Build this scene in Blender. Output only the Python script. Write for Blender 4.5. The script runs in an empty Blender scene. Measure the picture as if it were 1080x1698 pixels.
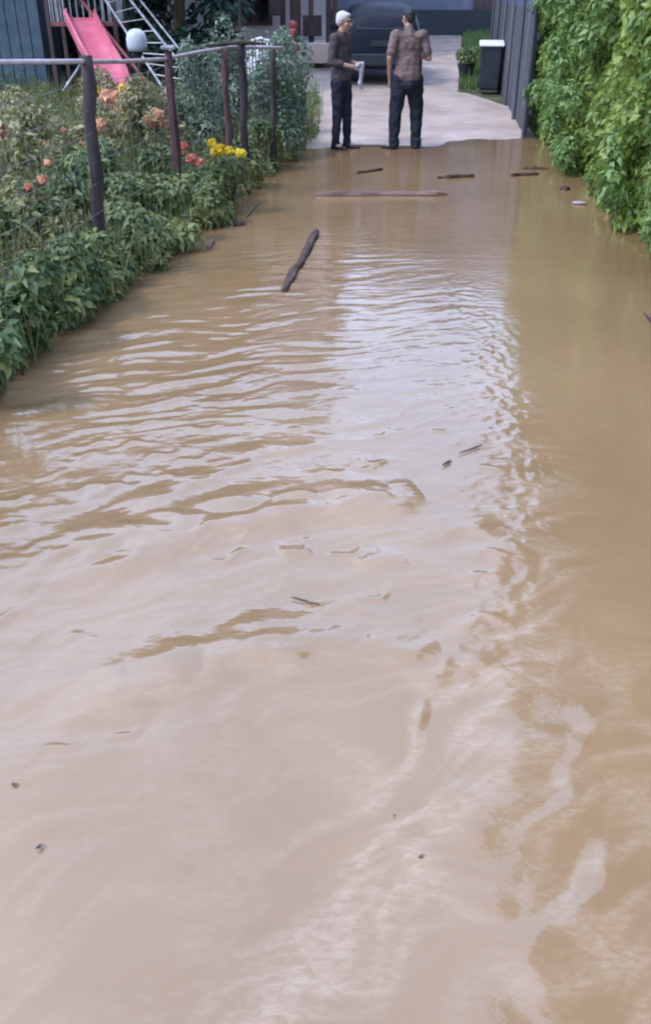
import bpy, bmesh, math, random
import numpy as np
from mathutils import Vector, Matrix, noise as mnoise
R = math.radians
random.seed(7); rng = np.random.default_rng(7)
S = bpy.context.scene
COL = S.collection

# ------------------------------------------------------------------ camera
CAM_H = 1.75; PITCH = 30.0; FPX = 1450.0
cd = bpy.data.cameras.new("camera"); cam = bpy.data.objects.new("camera", cd); COL.objects.link(cam)
cam.location = (0, 0, CAM_H); cam.rotation_euler = (R(90 - PITCH), 0, 0)
cd.sensor_fit = 'VERTICAL'; cd.sensor_height = 24.0; cd.lens = 24.0 * FPX / 1698.0
cd.clip_end = 1000; cd.clip_start = 0.05
S.camera = cam

# ------------------------------------------------------------------ world, sun, exposure
SUN_EL, SUN_AZ = 50.0, 238.0      # behind the camera, a little to the left
w = bpy.data.worlds.new("World"); S.world = w; w.use_nodes = True
nt = w.node_tree; nt.nodes.clear()
N = nt.nodes.new; L = nt.links.new
sky = N('ShaderNodeTexSky'); sky.sky_type = 'NISHITA'; sky.sun_disc = False
sky.sun_elevation = R(SUN_EL); sky.sun_rotation = R(SUN_AZ); sky.air_density = 1.0; sky.dust_density = .7
tc = N('ShaderNodeTexCoord'); mp = N('ShaderNodeMapping'); mp.inputs['Scale'].default_value = (1, 1, 2.2)
L(tc.outputs['Generated'], mp.inputs['Vector'])
cl = N('ShaderNodeTexNoise'); cl.inputs['Scale'].default_value = 1.6; cl.inputs['Detail'].default_value = 7; cl.inputs['Roughness'].default_value = .55
L(mp.outputs[0], cl.inputs['Vector'])
cr = N('ShaderNodeValToRGB'); cr.color_ramp.elements[0].position = .44; cr.color_ramp.elements[1].position = .74; cr.color_ramp.elements[1].color = (.85, .85, .85, 1); cr.color_ramp.elements[0].color = (.42, .42, .42, 1)
L(cl.outputs[0], cr.inputs[0])
mx = N('ShaderNodeMix'); mx.data_type = 'RGBA'
L(cr.outputs[0], mx.inputs[0]); L(sky.outputs[0], mx.inputs[6]); mx.inputs[7].default_value = (9.4, 12.3, 18.8, 1)
bg = N('ShaderNodeBackground'); bg.inputs['Strength'].default_value = 0.15
L(mx.outputs[2], bg.inputs[0]); ow = N('ShaderNodeOutputWorld'); L(bg.outputs[0], ow.inputs[0])
sd = bpy.data.lights.new("sun", 'SUN'); sd.energy = 1.6; sd.angle = R(14); sd.color = (1, .96, .9)
so = bpy.data.objects.new("sun", sd); COL.objects.link(so)
az = R(SUN_AZ); el = R(SUN_EL)
sdir = Vector((math.sin(az) * math.cos(el), math.cos(az) * math.cos(el), math.sin(el)))
so.rotation_euler = sdir.to_track_quat('Z', 'Y').to_euler()
S.view_settings.view_transform = 'Standard'; S.view_settings.look = 'None'
S.view_settings.gamma = 1; S.view_settings.exposure = 0.70
S.cycles.filter_width = 2.1

# ------------------------------------------------------------------ helpers
def ray(px, py):
    a = (px - 540) / FPX; b = (849 - py) / FPX; p = R(PITCH)
    return Vector((a, math.cos(p) + b * math.sin(p), -math.sin(p) + b * math.cos(p)))
def at(px, py, Y=None, z=None):
    d = ray(px, py)
    t = Y / d.y if Y is not None else (z - CAM_H) / d.z
    return Vector((d.x * t, d.y * t, CAM_H + d.z * t))
def XL(Y):
    return -1.61 + .16 * (Y - 4)
def XR(Y):
    return 2.58 + .076 * (Y - 7)
def rise(X, Y):
    return .04 * (np.minimum(Y, 36) - 13.4 - .33 * np.clip(X, 0, 3))
def pathz(X, Y):
    return np.maximum(rise(X, Y), -.09)
def gz(X, Y):       # garden / verge ground height
    return float(max(rise(np.float64(X), np.float64(Y)), 0)) + .05

def tag(o, label=None, cat=None, group=None, kind=None):
    if label: o['label'] = label
    if cat: o['category'] = cat
    if group: o['group'] = group
    if kind: o['kind'] = kind
    return o
def empty(name, loc=(0, 0, 0), rz=0):
    o = bpy.data.objects.new(name, None); COL.objects.link(o); o.location = loc; o.rotation_euler = (0, 0, rz)
    o.empty_display_size = .1
    return o
def link(name, me, m=None, parent=None):
    o = bpy.data.objects.new(name, me); COL.objects.link(o)
    if m: me.materials.append(m)
    if parent: o.parent = parent
    return o
def obj(name, bm, m, parent=None, smooth=False):
    me = bpy.data.meshes.new(name); bmesh.ops.recalc_face_normals(bm, faces=bm.faces[:]); bm.to_mesh(me); bm.free()
    if smooth:
        me.polygons.foreach_set('use_smooth', [True] * len(me.polygons))
    return link(name, me, m, parent)
def npmesh(name, V, F, m, parent=None, smooth=False):
    V = np.asarray(V, dtype=np.float32).reshape(-1, 3); F = np.asarray(F, dtype=np.int32)
    me = bpy.data.meshes.new(name); k = F.shape[1]
    me.vertices.add(len(V)); me.vertices.foreach_set('co', V.ravel())
    me.loops.add(F.size); me.loops.foreach_set('vertex_index', F.ravel())
    me.polygons.add(len(F)); me.polygons.foreach_set('loop_start', np.arange(0, F.size, k, dtype=np.int32))
    me.polygons.foreach_set('loop_total', np.full(len(F), k, dtype=np.int32))
    if smooth: me.polygons.foreach_set('use_smooth', np.ones(len(F), dtype=bool))
    me.update(calc_edges=True); me.validate()
    return link(name, me, m, parent)
def grid(name, X, Y, Z, m, smooth=True, parent=None):
    ny, nx = X.shape
    V = np.stack([X, Y, Z], -1).reshape(-1, 3)
    i = np.arange(ny * nx).reshape(ny, nx)
    F = np.stack([i[:-1, :-1], i[:-1, 1:], i[1:, 1:], i[1:, :-1]], -1).reshape(-1, 4)
    return npmesh(name, V, F, m, parent, smooth)

def box(bm, c, s, rz=0, rx=0, ry=0, bev=0):
    r = bmesh.ops.create_cube(bm, size=1)
    M = Matrix.Translation(c) @ Matrix.Rotation(rz, 4, 'Z') @ Matrix.Rotation(ry, 4, 'Y') @ Matrix.Rotation(rx, 4, 'X') @ Matrix.Diagonal((s[0], s[1], s[2], 1))
    bmesh.ops.transform(bm, matrix=M, verts=r['verts'])
    if bev:
        es = list({e for v in r['verts'] for e in v.link_edges})
        bmesh.ops.bevel(bm, geom=es, offset=bev, segments=2, affect='EDGES', profile=.5)
    return bm
def tube(bm, pts, rad, seg=8, jit=0, cap=True):
    pts = [Vector(p) for p in pts]; n = len(pts)
    if not hasattr(rad, '__len__'): rad = [rad] * n
    rings = []
    for i, p in enumerate(pts):
        t = (pts[min(i + 1, n - 1)] - pts[max(i - 1, 0)]).normalized()
        u = t.cross(Vector((0, 0, 1)) if abs(t.z) < .9 else Vector((1, 0, 0))).normalized(); v = t.cross(u)
        ring = []
        for k in range(seg):
            a = 2 * math.pi * k / seg; rr = rad[i] * (1 + jit * random.uniform(-1, 1))
            ring.append(bm.verts.new(p + u * math.cos(a) * rr + v * math.sin(a) * rr))
        rings.append(ring)
    for i in range(n - 1):
        for k in range(seg):
            bm.faces.new((rings[i][k], rings[i][(k + 1) % seg], rings[i + 1][(k + 1) % seg], rings[i + 1][k]))
    if cap:
        bm.faces.new(rings[0][::-1]); bm.faces.new(rings[-1])
    return bm
def rough_pts(p0, p1, n, amp):
    p0 = Vector(p0); p1 = Vector(p1)
    return [p0.lerp(p1, i / n) + (Vector([random.uniform(-amp, amp) for _ in range(3)]) if 0 < i < n else Vector()) for i in range(n + 1)]

# ------------------------------------------------------------------ materials
def mat(name, col, rough=.6, col2=None, nscale=8, lo=.35, hi=.65, bump=0, bscale=30, spec=.5, ior=1.45, stretch=None, metal=0, detail=5, bdist=.01):
    m = bpy.data.materials.new(name); m.use_nodes = True; t = m.node_tree; b = t.nodes['Principled BSDF']
    b.inputs['Roughness'].default_value = rough; b.inputs['IOR'].default_value = ior
    b.inputs['Specular IOR Level'].default_value = spec; b.inputs['Metallic'].default_value = metal
    b.inputs['Base Color'].default_value = (*col, 1)
    tcn = t.nodes.new('ShaderNodeTexCoord'); mpn = t.nodes.new('ShaderNodeMapping')
    if stretch: mpn.inputs['Scale'].default_value = stretch
    t.links.new(tcn.outputs['Object'], mpn.inputs[0])
    if col2:
        n = t.nodes.new('ShaderNodeTexNoise'); n.inputs['Scale'].default_value = nscale; n.inputs['Detail'].default_value = detail
        t.links.new(mpn.outputs[0], n.inputs['Vector'])
        r = t.nodes.new('ShaderNodeValToRGB'); r.color_ramp.elements[0].position = lo; r.color_ramp.elements[1].position = hi
        r.color_ramp.elements[0].color = (*col, 1); r.color_ramp.elements[1].color = (*col2, 1)
        t.links.new(n.outputs[0], r.inputs[0]); t.links.new(r.outputs[0], b.inputs['Base Color'])
    if bump:
        n2 = t.nodes.new('ShaderNodeTexNoise'); n2.inputs['Scale'].default_value = bscale; n2.inputs['Detail'].default_value = 6
        t.links.new(mpn.outputs[0], n2.inputs['Vector'])
        bp = t.nodes.new('ShaderNodeBump'); bp.inputs['Strength'].default_value = bump; bp.inputs['Distance'].default_value = bdist
        t.links.new(n2.outputs[0], bp.inputs['Height']); t.links.new(bp.outputs[0], b.inputs['Normal'])
    return m
def leafmat(name, cols, rough=.45, trans=.35, nscale=2.5):
    m = bpy.data.materials.new(name); m.use_nodes = True; t = m.node_tree; b = t.nodes['Principled BSDF']
    g = t.nodes.new('ShaderNodeNewGeometry'); tcn = t.nodes.new('ShaderNodeTexCoord')
    n = t.nodes.new('ShaderNodeTexNoise'); n.inputs['Scale'].default_value = nscale; n.inputs['Detail'].default_value = 3
    t.links.new(tcn.outputs['Object'], n.inputs['Vector'])
    ma = t.nodes.new('ShaderNodeMath'); ma.operation = 'MULTIPLY_ADD'; ma.inputs[1].default_value = .45
    mb = t.nodes.new('ShaderNodeMath'); mb.operation = 'MULTIPLY_ADD'; mb.inputs[1].default_value = 1.6; mb.inputs[2].default_value = -.5
    t.links.new(n.outputs[0], mb.inputs[0])
    t.links.new(g.outputs['Random Per Island'], ma.inputs[0]); t.links.new(mb.outputs[0], ma.inputs[2])
    r = t.nodes.new('ShaderNodeValToRGB'); e = r.color_ramp.elements
    e[0].position = .1; e[1].position = 1.0
    e[0].color = (*cols[0], 1); e[1].color = (*cols[-1], 1)
    for i, c in enumerate(cols[1:-1]):
        q = e.new(.1 + .9 * (i + 1) / (len(cols) - 1)); q.color = (*c, 1)
    t.links.new(ma.outputs[0], r.inputs[0]); t.links.new(r.outputs[0], b.inputs['Base Color'])
    b.inputs['Roughness'].default_value = rough
    tr = t.nodes.new('ShaderNodeBsdfTranslucent'); t.links.new(r.outputs[0], tr.inputs[0])
    ms = t.nodes.new('ShaderNodeMixShader'); ms.inputs[0].default_value = trans
    t.links.new(b.outputs[0], ms.inputs[1]); t.links.new(tr.outputs[0], ms.inputs[2])
    t.links.new(ms.outputs[0], t.nodes['Material Output'].inputs[0])
    return m

M = {}
M['soil'] = mat('soil', (.05, .045, .03), .9, (.10, .11, .05), 3, bump=.5, bscale=20)
M['path'] = mat('wet_concrete', (.52, .40, .34), .28, (.62, .49, .42), 1.1, bump=.12, bscale=14, spec=.7, stretch=(1, .5, 1))
t = M['path'].node_tree; nn = t.nodes.new('ShaderNodeTexNoise'); nn.inputs['Scale'].default_value = 1.4; nn.inputs['Detail'].default_value = 8
rr_ = t.nodes.new('ShaderNodeMapRange'); rr_.inputs['From Min'].default_value = .42; rr_.inputs['From Max'].default_value = .6; rr_.inputs['To Min'].default_value = .16; rr_.inputs['To Max'].default_value = .26
tt_ = t.nodes.new('ShaderNodeTexCoord'); t.links.new(tt_.outputs['Object'], nn.inputs['Vector']); t.links.new(nn.outputs[0], rr_.inputs[0]); t.links.new(rr_.outputs[0], t.nodes['Principled BSDF'].inputs['Roughness'])
M['grass'] = leafmat('grass_blades', [(.05, .10, .02), (.09, .16, .04), (.14, .2, .06)])
M['dark_leaf'] = leafmat('dark_leaf', [(.025, .050, .022), (.065, .110, .038), (.14, .19, .06), (.30, .29, .10)])
M['mid_leaf'] = leafmat('mid_leaf', [(.045, .075, .030), (.125, .175, .062), (.24, .27, .10), (.40, .38, .16)])
M['olive_leaf'] = leafmat('olive_leaf', [(.07, .08, .035), (.20, .20, .08), (.34, .30, .14), (.46, .38, .22)])
M['pale_leaf'] = leafmat('pale_leaf', [(.04, .08, .045), (.12, .18, .11), (.36, .40, .30)])
M['hedge_leaf'] = leafmat('hedge_leaf', [(.05, .100, .022), (.15, .240, .05), (.27, .36, .075), (.44, .52, .14)], rough=.4, trans=.4, nscale=1.3)
M['tree_leaf'] = leafmat('tree_leaf', [(.03, .05, .02), (.06, .08, .03), (.10, .11, .04)])
M['fir_leaf'] = leafmat('fir_leaf', [(.008, .028, .024), (.018, .05, .035), (.035, .07, .04)])
M['bark'] = mat('bark', (.05, .035, .028), .9, (.10, .08, .06), 9, bump=.8, bscale=25, stretch=(1, 1, .25))
M['stem'] = mat('stem', (.08, .10, .04), .7, (.13, .10, .06), 9)
M['post'] = mat('weathered_post', (.014, .010, .012), .85, (.055, .040, .042), 12, bump=.9, bscale=26, stretch=(1, 1, .18), bdist=.02)
M['post_red'] = mat('reddish_post', (.035, .014, .017), .85, (.09, .04, .042), 12, bump=.8, bscale=26, stretch=(1, 1, .18), bdist=.02)
M['rail'] = mat('grey_pink_pipe', (.32, .25, .27), .5, (.45, .38, .40), 10)
M['wire'] = mat('wire', (.13, .12, .12), .5, (.2, .17, .15), 20, metal=.3)
M['white'] = mat('white_plastic', (.62, .62, .66), .4, (.75, .75, .78), 5)
M['bark_wet'] = mat('wet_stick', (.03, .015, .01), .5, (.09, .045, .03), 12, bump=.7, bscale=30)
M['plank'] = mat('wet_plank', (.09, .045, .038), .5, (.20, .115, .095), 14, bump=.4, bscale=30, stretch=(.2, 1, 1))
M['globe'] = mat('frosted_globe', (.36, .36, .39), .35, (.50, .50, .54), 6)
M['yellow'] = leafmat('yellow_petal', [(.55, .36, .01), (.75, .55, .02), (.85, .68, .06)], trans=.2)
M['pink'] = leafmat('pink_petal', [(.55, .12, .10), (.65, .22, .16), (.7, .36, .26)], trans=.2)
M['orange'] = leafmat('orange_petal', [(.5, .18, .09), (.65, .32, .18), (.68, .44, .30)], trans=.2)
M['red'] = leafmat('red_petal', [(.20, .03, .035), (.34, .06, .06), (.45, .13, .11)], trans=.2)
M['slide'] = mat('pink_plastic', (.44, .085, .13), .45, (.52, .15, .20), 3, bump=.05)
M['frame_red'] = mat('dull_red_paint', (.14, .03, .04), .5, (.2, .06, .06), 8)
M['metal'] = mat('galvanised_metal', (.17, .17, .19), .45, (.36, .36, .38), 8, metal=.3)
M['dark_wood'] = mat('dark_brown_wood', (.035, .02, .022), .7, (.07, .045, .045), 9, bump=.4, bscale=20, stretch=(1, 1, .2))
M['wallw'] = mat('pale_plaster', (.46, .43, .44), .9, (.56, .52, .52), 2, bump=.2, bscale=60)
M['wallb'] = mat('blue_grey_plaster', (.10, .11, .16), .9, (.14, .145, .20), 2, bump=.2, bscale=60)
M['shed'] = mat('blue_grey_boards', (.035, .06, .085), .8, (.06, .085, .11), 4, bump=.3, bscale=20)
M['roof'] = mat('roof_tile', (.09, .04, .03), .8, (.16, .08, .06), 12, bump=.5)
M['glass'] = mat('dark_glass', (.01, .012, .018), .08)
M['fencegrey'] = mat('grey_painted_boards', (.055, .06, .075), .75, (.10, .10, .12), 5, bump=.4, bscale=20, stretch=(1, 1, .15))
M['bin'] = mat('black_plastic', (.008, .014, .02), .45, (.015, .02, .028), 6)
M['car'] = mat('dark_car_paint', (.004, .006, .016), .45, (.007, .010, .022), 3, spec=.3)
M['rubber'] = mat('rubber', (.012, .012, .012), .8)
M['lampred'] = mat('red_lens', (.12, .008, .01), .2)
M['skin'] = mat('skin', (.30, .17, .13), .55, (.36, .21, .16), 12)
M['hairw'] = mat('white_hair', (.42, .40, .42), .8, (.58, .56, .58), 60, bump=.6, bscale=90)
M['haird'] = mat('dark_hair', (.012, .010, .012), .6, (.03, .025, .03), 60, bump=.6, bscale=90)
M['shirt_dark'] = mat('brown_shirt', (.055, .038, .045), .85, (.08, .056, .064), 14, bump=.9, bscale=8, bdist=.05)
M['trouser'] = mat('navy_trousers', (.006, .009, .02), .85, (.013, .016, .032), 9, bump=1.0, bscale=7, bdist=.06)
M['shoe'] = mat('black_shoe', (.012, .009, .014), .5)
M['cloth'] = mat('pale_cloth', (.38, .40, .46), .85, (.5, .5, .55), 10, bump=.5, bscale=20, bdist=.02)
def plaid():
    m = mat('patterned_shirt', (.13, .085, .078), .85, (.22, .165, .15), 4, lo=.3, hi=.75, bump=.9, bscale=8, bdist=.05, detail=2)
    t = m.node_tree; b = t.nodes['Principled BSDF']; src = b.inputs['Base Color'].links[0].from_socket
    wv = t.nodes.new('ShaderNodeTexWave'); wv.inputs['Scale'].default_value = 5; wv.inputs['Distortion'].default_value = 7; wv.bands_direction = 'Z'
    tcn = t.nodes.new('ShaderNodeTexCoord'); t.links.new(tcn.outputs['Object'], wv.inputs[0])
    mx = t.nodes.new('ShaderNodeMix'); mx.data_type = 'RGBA'; mx.blend_type = 'MIX'
    mm = t.nodes.new('ShaderNodeMath'); mm.operation = 'MULTIPLY'; mm.inputs[1].default_value = .3
    t.links.new(wv.outputs[1], mm.inputs[0]); t.links.new(mm.outputs[0], mx.inputs[0]); t.links.new(src, mx.inputs[6]); mx.inputs[7].default_value = (.09, .04, .05, 1)
    t.links.new(mx.outputs[2], b.inputs['Base Color']); return m
M['plaid'] = plaid()
# muddy water: opaque silt colour under a glossy surface
def water_mat():
    m = mat('muddy_water', (.220, .132, .066), .05, (.290, .182, .096), .9, lo=.3, hi=.7, spec=.62, ior=1.6, stretch=(1, .55, 1), detail=6)
    t = m.node_tree; b = t.nodes['Principled BSDF']
    tcn = t.nodes.new('ShaderNodeTexCoord'); mp = t.nodes.new('ShaderNodeMapping'); mp.inputs['Scale'].default_value = (1, 2.2, 1); mp.inputs['Rotation'].default_value = (0, 0, R(-18))
    t.links.new(tcn.outputs['Object'], mp.inputs[0])
    n = t.nodes.new('ShaderNodeTexNoise'); n.inputs['Scale'].default_value = 9; n.inputs['Detail'].default_value = 4; n.inputs['Roughness'].default_value = .55
    t.links.new(mp.outputs[0], n.inputs['Vector'])
    bp = t.nodes.new('ShaderNodeBump'); bp.inputs['Strength'].default_value = .35; bp.inputs['Distance'].default_value = .006
    t.links.new(n.outputs[0], bp.inputs['Height']); t.links.new(bp.outputs[0], b.inputs['Normal'])
    src = b.inputs['Base Color'].links[0].from_socket
    at_ = t.nodes.new('ShaderNodeAttribute'); at_.attribute_name = 'foam'
    fn = t.nodes.new('ShaderNodeTexNoise'); fn.inputs['Scale'].default_value = 30; fn.inputs['Detail'].default_value = 6; fn.inputs['Distortion'].default_value = .8; t.links.new(mp.outputs[0], fn.inputs['Vector'])
    mr = t.nodes.new('ShaderNodeMapRange'); mr.inputs['From Min'].default_value = .35; mr.inputs['From Max'].default_value = .65; mr.inputs['To Min'].default_value = .25; mr.inputs['To Max'].default_value = 1.0; t.links.new(fn.outputs[0], mr.inputs[0])
    ml = t.nodes.new('ShaderNodeMath'); ml.operation = 'MULTIPLY'; ml.use_clamp = True; t.links.new(at_.outputs['Fac'], ml.inputs[0]); t.links.new(mr.outputs[0], ml.inputs[1])
    cm = t.nodes.new('ShaderNodeMix'); cm.data_type = 'RGBA'; t.links.new(ml.outputs[0], cm.inputs[0]); t.links.new(src, cm.inputs[6]); cm.inputs[7].default_value = (.42, .31, .225, 1); t.links.new(cm.outputs[2], b.inputs['Base Color'])
    rm = t.nodes.new('ShaderNodeMapRange'); rm.inputs['To Min'].default_value = .05; rm.inputs['To Max'].default_value = .40; t.links.new(ml.outputs[0], rm.inputs[0]); t.links.new(rm.outputs[0], b.inputs['Roughness'])
    return m
M['water'] = water_mat()

# perlin-like noise in numpy for the wave field
def pn(x, y, seed):
    g = np.random.default_rng(seed).uniform(0, 2 * np.pi, (256, 256))
    xi = np.floor(x).astype(int); yi = np.floor(y).astype(int); xf = x - xi; yf = y - yi
    def gr(i, j, dx, dy):
        a = g[i % 256, j % 256]; return np.cos(a) * dx + np.sin(a) * dy
    u = xf ** 3 * (xf * (xf * 6 - 15) + 10); v = yf ** 3 * (yf * (yf * 6 - 15) + 10)
    a = gr(xi, yi, xf, yf) * (1 - u) + gr(xi + 1, yi, xf - 1, yf) * u
    b = gr(xi, yi + 1, xf, yf - 1) * (1 - u) + gr(xi + 1, yi + 1, xf - 1, yf - 1) * u
    return (a * (1 - v) + b * v) * 1.4
def sst(a, b, x):
    t = np.clip((x - a) / (b - a), 0, 1); return t * t * (3 - 2 * t)
# ------------------------------------------------------------------ ground, path, water
xs = np.concatenate([np.linspace(-200, -14, 12), np.linspace(-12, 9, 190), np.linspace(12, 200, 12)])
ys = np.concatenate([np.linspace(-120, -6, 10), np.linspace(-5, 42, 189), np.linspace(48, 400, 14)])
GX, GY = np.meshgrid(xs, ys)
def corridor(X, Y):
    l = np.where(Y < 14, XL(np.maximum(Y, -4)), -.7); l = np.minimum(l, np.where(Y > 13, -.3, 9)); r = np.where(Y < 18, XR(Y), .137 * np.maximum(Y, 20))
    return l, r
cl_, cr_ = corridor(GX, GY)
dist = np.maximum(cl_ - .35 - GX, GX - cr_ - .30)          # metres outside the flooded strip
bank = np.clip(dist / .4, 0, 1)
GZ = np.where(GY < 13.2, (pathz(GX, GY) - .07) * (1 - bank) + (.05 + .02 * np.sin(GX * 2.3) * np.cos(GY * 1.9)) * bank, np.maximum(rise(GX, GY), -.09) - .03)
GZ = np.where((GY >= 13.2) & (bank > 0), np.maximum(GZ, .02), GZ)
tag(grid('ground', GX, GY, GZ, M['soil']), 'dark garden soil and verge either side of the path', kind='structure')
def path_noise(X, Y):
    return (.016 * pn(X * .9, Y * .8, 71) + .009 * pn(X * 2.3, Y * 1.7, 72) + .003 * pn(X * 7, Y * 5, 73)) * (1 - sst(18, 22, Y))
yy = np.concatenate([np.linspace(10.5, 17, 160), np.linspace(17.1, 36.5, 100)]); tt = np.linspace(0, 1, 90)
PY = np.repeat(yy[:, None], 90, 1)
l, r = corridor(PY * 0, PY); r = np.where(PY < 18, XR(PY) + .1, np.where(PY < 20, XR(PY) + (.137 * 20 - XR(18)) * (PY - 18) / 2, .137 * PY))
PX = l + (r - l) * tt[None, :]
tag(grid('path', PX, PY, pathz(PX, PY) + path_noise(PX, PY), M['path']), 'wet pale concrete path rising beyond the flood', kind='structure')

def wave_field(X, Y):
    wx = X + .10 * pn(X * 2.1, Y * 2.1, 1); wy = Y + .12 * pn(X * 1.7 + 9, Y * 1.7, 2)
    def aniso(ang, lc, lw, seed):        # long crests lc, wavelength lw
        c, s = math.cos(ang), math.sin(ang)
        return pn((wx * c + wy * s) / lc + 40, (-wx * s + wy * c) / lw + 40, seed)
    shear = .92 + .05 * (Y - 4.7) - .45 * np.clip(2.8 - Y, 0, 2) + .10 * pn(Y * 1.6 + 20, X * 0 + 3, 12)  # line where the current meets still water
    left = 1 - sst(-.12, .10, X - shear)
    mid = (.30 + .70 * sst(3.2, 4.3, Y) * (1 - .72 * sst(-.1, .3, X))) * sst(1.7, 2.8, Y) * (1 - sst(6.2, 8.2, Y)) * (.55 + .9 * np.abs(pn(X * 1.1 + 4, Y * 1.3, 51)))
    A = (left * mid)
    h = A * (.0075 * (.5 - np.abs(aniso(R(15), .70, .20, 3))) + .0042 * aniso(R(10), .32, .10, 4) + .0014 * aniso(R(24), .14, .05, 5))
    # strongest chop on the left bank side
    B = left * np.exp(-((Y - 4.7) / 1.0) ** 2) * (1 - sst(-.1, .5, X))
    h += B * (.0060 * aniso(R(12), .5, .14, 6) + .0028 * aniso(R(18), .22, .07, 7))
    # wide slow swells in the near field
    near = 1 - sst(2.2, 3.4, Y)
    h += near * left * (.0075 * aniso(R(15), .9, .42, 8) + .0018 * aniso(R(30), .3, .11, 9))
    # turbulent seam
    d = X - shear
    seam = np.exp(-(d / .13) ** 2) * (1 - sst(5.6, 7.0, Y)) * (.45 + .55 * sst(3.6, 2.4, Y) if False else 1) 
    h += seam * (1 - .55 * (1 - sst(1.9, 2.8, Y))) * (.0016 * pn(X / .022, Y / .03, 18) + .0040 * pn(X / .05, Y / .065, 10) + .0085 * (.4 - np.abs(pn(X / .12 + 5, Y / .16, 11)))) * (.35 + .9 * np.abs(pn(X * 1.3, Y * 2.2, 17)))
    # quiet water on the right and far side
    h += .0005 * aniso(R(5), .5, .2, 13) + (1 - left) * (1 - sst(1.6, 2.6, Y)) * .003 * aniso(R(55), .5, .22, 14)
    far = sst(6, 7.5, Y); h += far * .0010 * aniso(R(4), .5, .10, 15) * (.5 + pn(X * 1.1, Y * .7 + 7, 16)) 
    # small chop everywhere on the moving water
    h += near * left * (.0034 * aniso(R(12), .50, .16, 54) * (.4 + np.abs(pn(X * 1.2, Y * 1.6, 55))))
    h += left * (.0010 * aniso(R(20), .12, .045, 52) + .0004 * aniso(R(-10), .05, .025, 53)) * (1 - sst(4.5, 6.5, Y))
    # long standing ridges
    def ridge(pts, wd, amp, nz=.06, seed=20):
        P = [at(*p, z=0) for p in pts]; out = np.zeros_like(X)
        best = np.full_like(X, 9.0); tpos = np.zeros_like(X); sgn = np.zeros_like(X)
        Xn = X + nz * pn(X * 5, Y * 5, seed); Yn = Y + nz * pn(X * 5 + 7, Y * 5, seed + 1)
        for k in range(len(P) - 1):
            a, b = P[k], P[k + 1]; dx, dy = b.x - a.x, b.y - a.y; l2 = dx * dx + dy * dy
            t = np.clip(((Xn - a.x) * dx + (Yn - a.y) * dy) / l2, 0, 1)
            dd = np.hypot(Xn - a.x - t * dx, Yn - a.y - t * dy)
            s = np.sign((Xn - a.x) * -dy + (Yn - a.y) * dx)
            q = dd < best; best = np.where(q, dd, best); tpos = np.where(q, (k + t) / (len(P) - 1), tpos); sgn = np.where(q, s, sgn)
        env = np.clip(4 * tpos * (1 - tpos) * 1.6, 0, 1)
        prof = np.where(sgn > 0, np.exp(-(best / (wd * 2.0)) ** 2), np.exp(-(best / (wd * .9)) ** 2)) * (.55 + .9 * np.abs(pn(X * 2.5, Y * 3, seed + 3)) + .10 * pn(X * 9, Y * 14, seed + 4))
        return amp * env * prof
    h += ridge([(-60, 1010), (120, 960), (300, 885), (480, 850), (640, 830), (700, 815)], .12, .034, seed=20)
    h += ridge([(-40, 985), (130, 905), (330, 880)], .07, .014, seed=22)
    h += ridge([(90, 1175), (250, 1145), (400, 1095), (540, 1078), (720, 1060)], .085, .034, seed=24)
    h += ridge([(220, 840), (330, 800), (420, 765), (600, 715)], .06, .013, seed=26)
    h += ridge([(-20, 880), (90, 850), (190, 790)], .07, .014, seed=44)
    h += ridge([(470, 925), (500, 918), (530, 912)], .035, .014, seed=46)
    h += ridge([(600, 945), (640, 930), (680, 915)], .035, .014, seed=48)
    h += ridge([(120, 690), (330, 655), (470, 610), (600, 580)], .05, .004, seed=28)
    h += ridge([(1010, 1150), (930, 1215), (830, 1290), (690, 1440)], .07, .012, seed=30)
    h += ridge([(1000, 1190), (985, 1260), (950, 1330), (820, 1400)], .04, .006, seed=32)
    h += ridge([(700, 910), (770, 875), (835, 900), (830, 950)], .05, .009, seed=34)
    h += ridge([(690, 1130), (740, 1110), (830, 1120), (820, 1180), (740, 1190)], .04, .009, seed=36)
    h += ridge([(1110, 1350), (1010, 1470), (900, 1560), (880, 1690)], .06, .009, seed=38)
    h += ridge([(820, 1520), (850, 1490), (900, 1530)], .05, .006, seed=40)
    h += ridge([(520, 1040), (560, 1010), (620, 1020)], .03, .005, seed=42)
    rd = np.random.default_rng(99)
    for _ in range(70):
        x0 = rd.uniform(-1.5, .8); y0 = rd.uniform(1.15, 3.9); a = R(rd.uniform(5, 40)); sx = rd.uniform(.03, .10); sy = rd.uniform(.010, .022) * (.6 + .25 * y0); am = rd.uniform(.15, .30) * sy
        if x0 > .92 + .05 * (y0 - 4.7) - .45 * max(2.8 - y0, 0): continue
        q = (np.abs(X - x0) < .4) & (np.abs(Y - y0) < .4); dx = X[q] - x0; dy = Y[q] - y0
        u = dx * math.cos(a) + dy * math.sin(a); v = -dx * math.sin(a) + dy * math.cos(a) + .02 * np.sin(u * 40 + x0 * 9)
        h[q] += am * np.exp(-(u / sx) ** 2 - (v / sy) ** 2)
    return h
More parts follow.
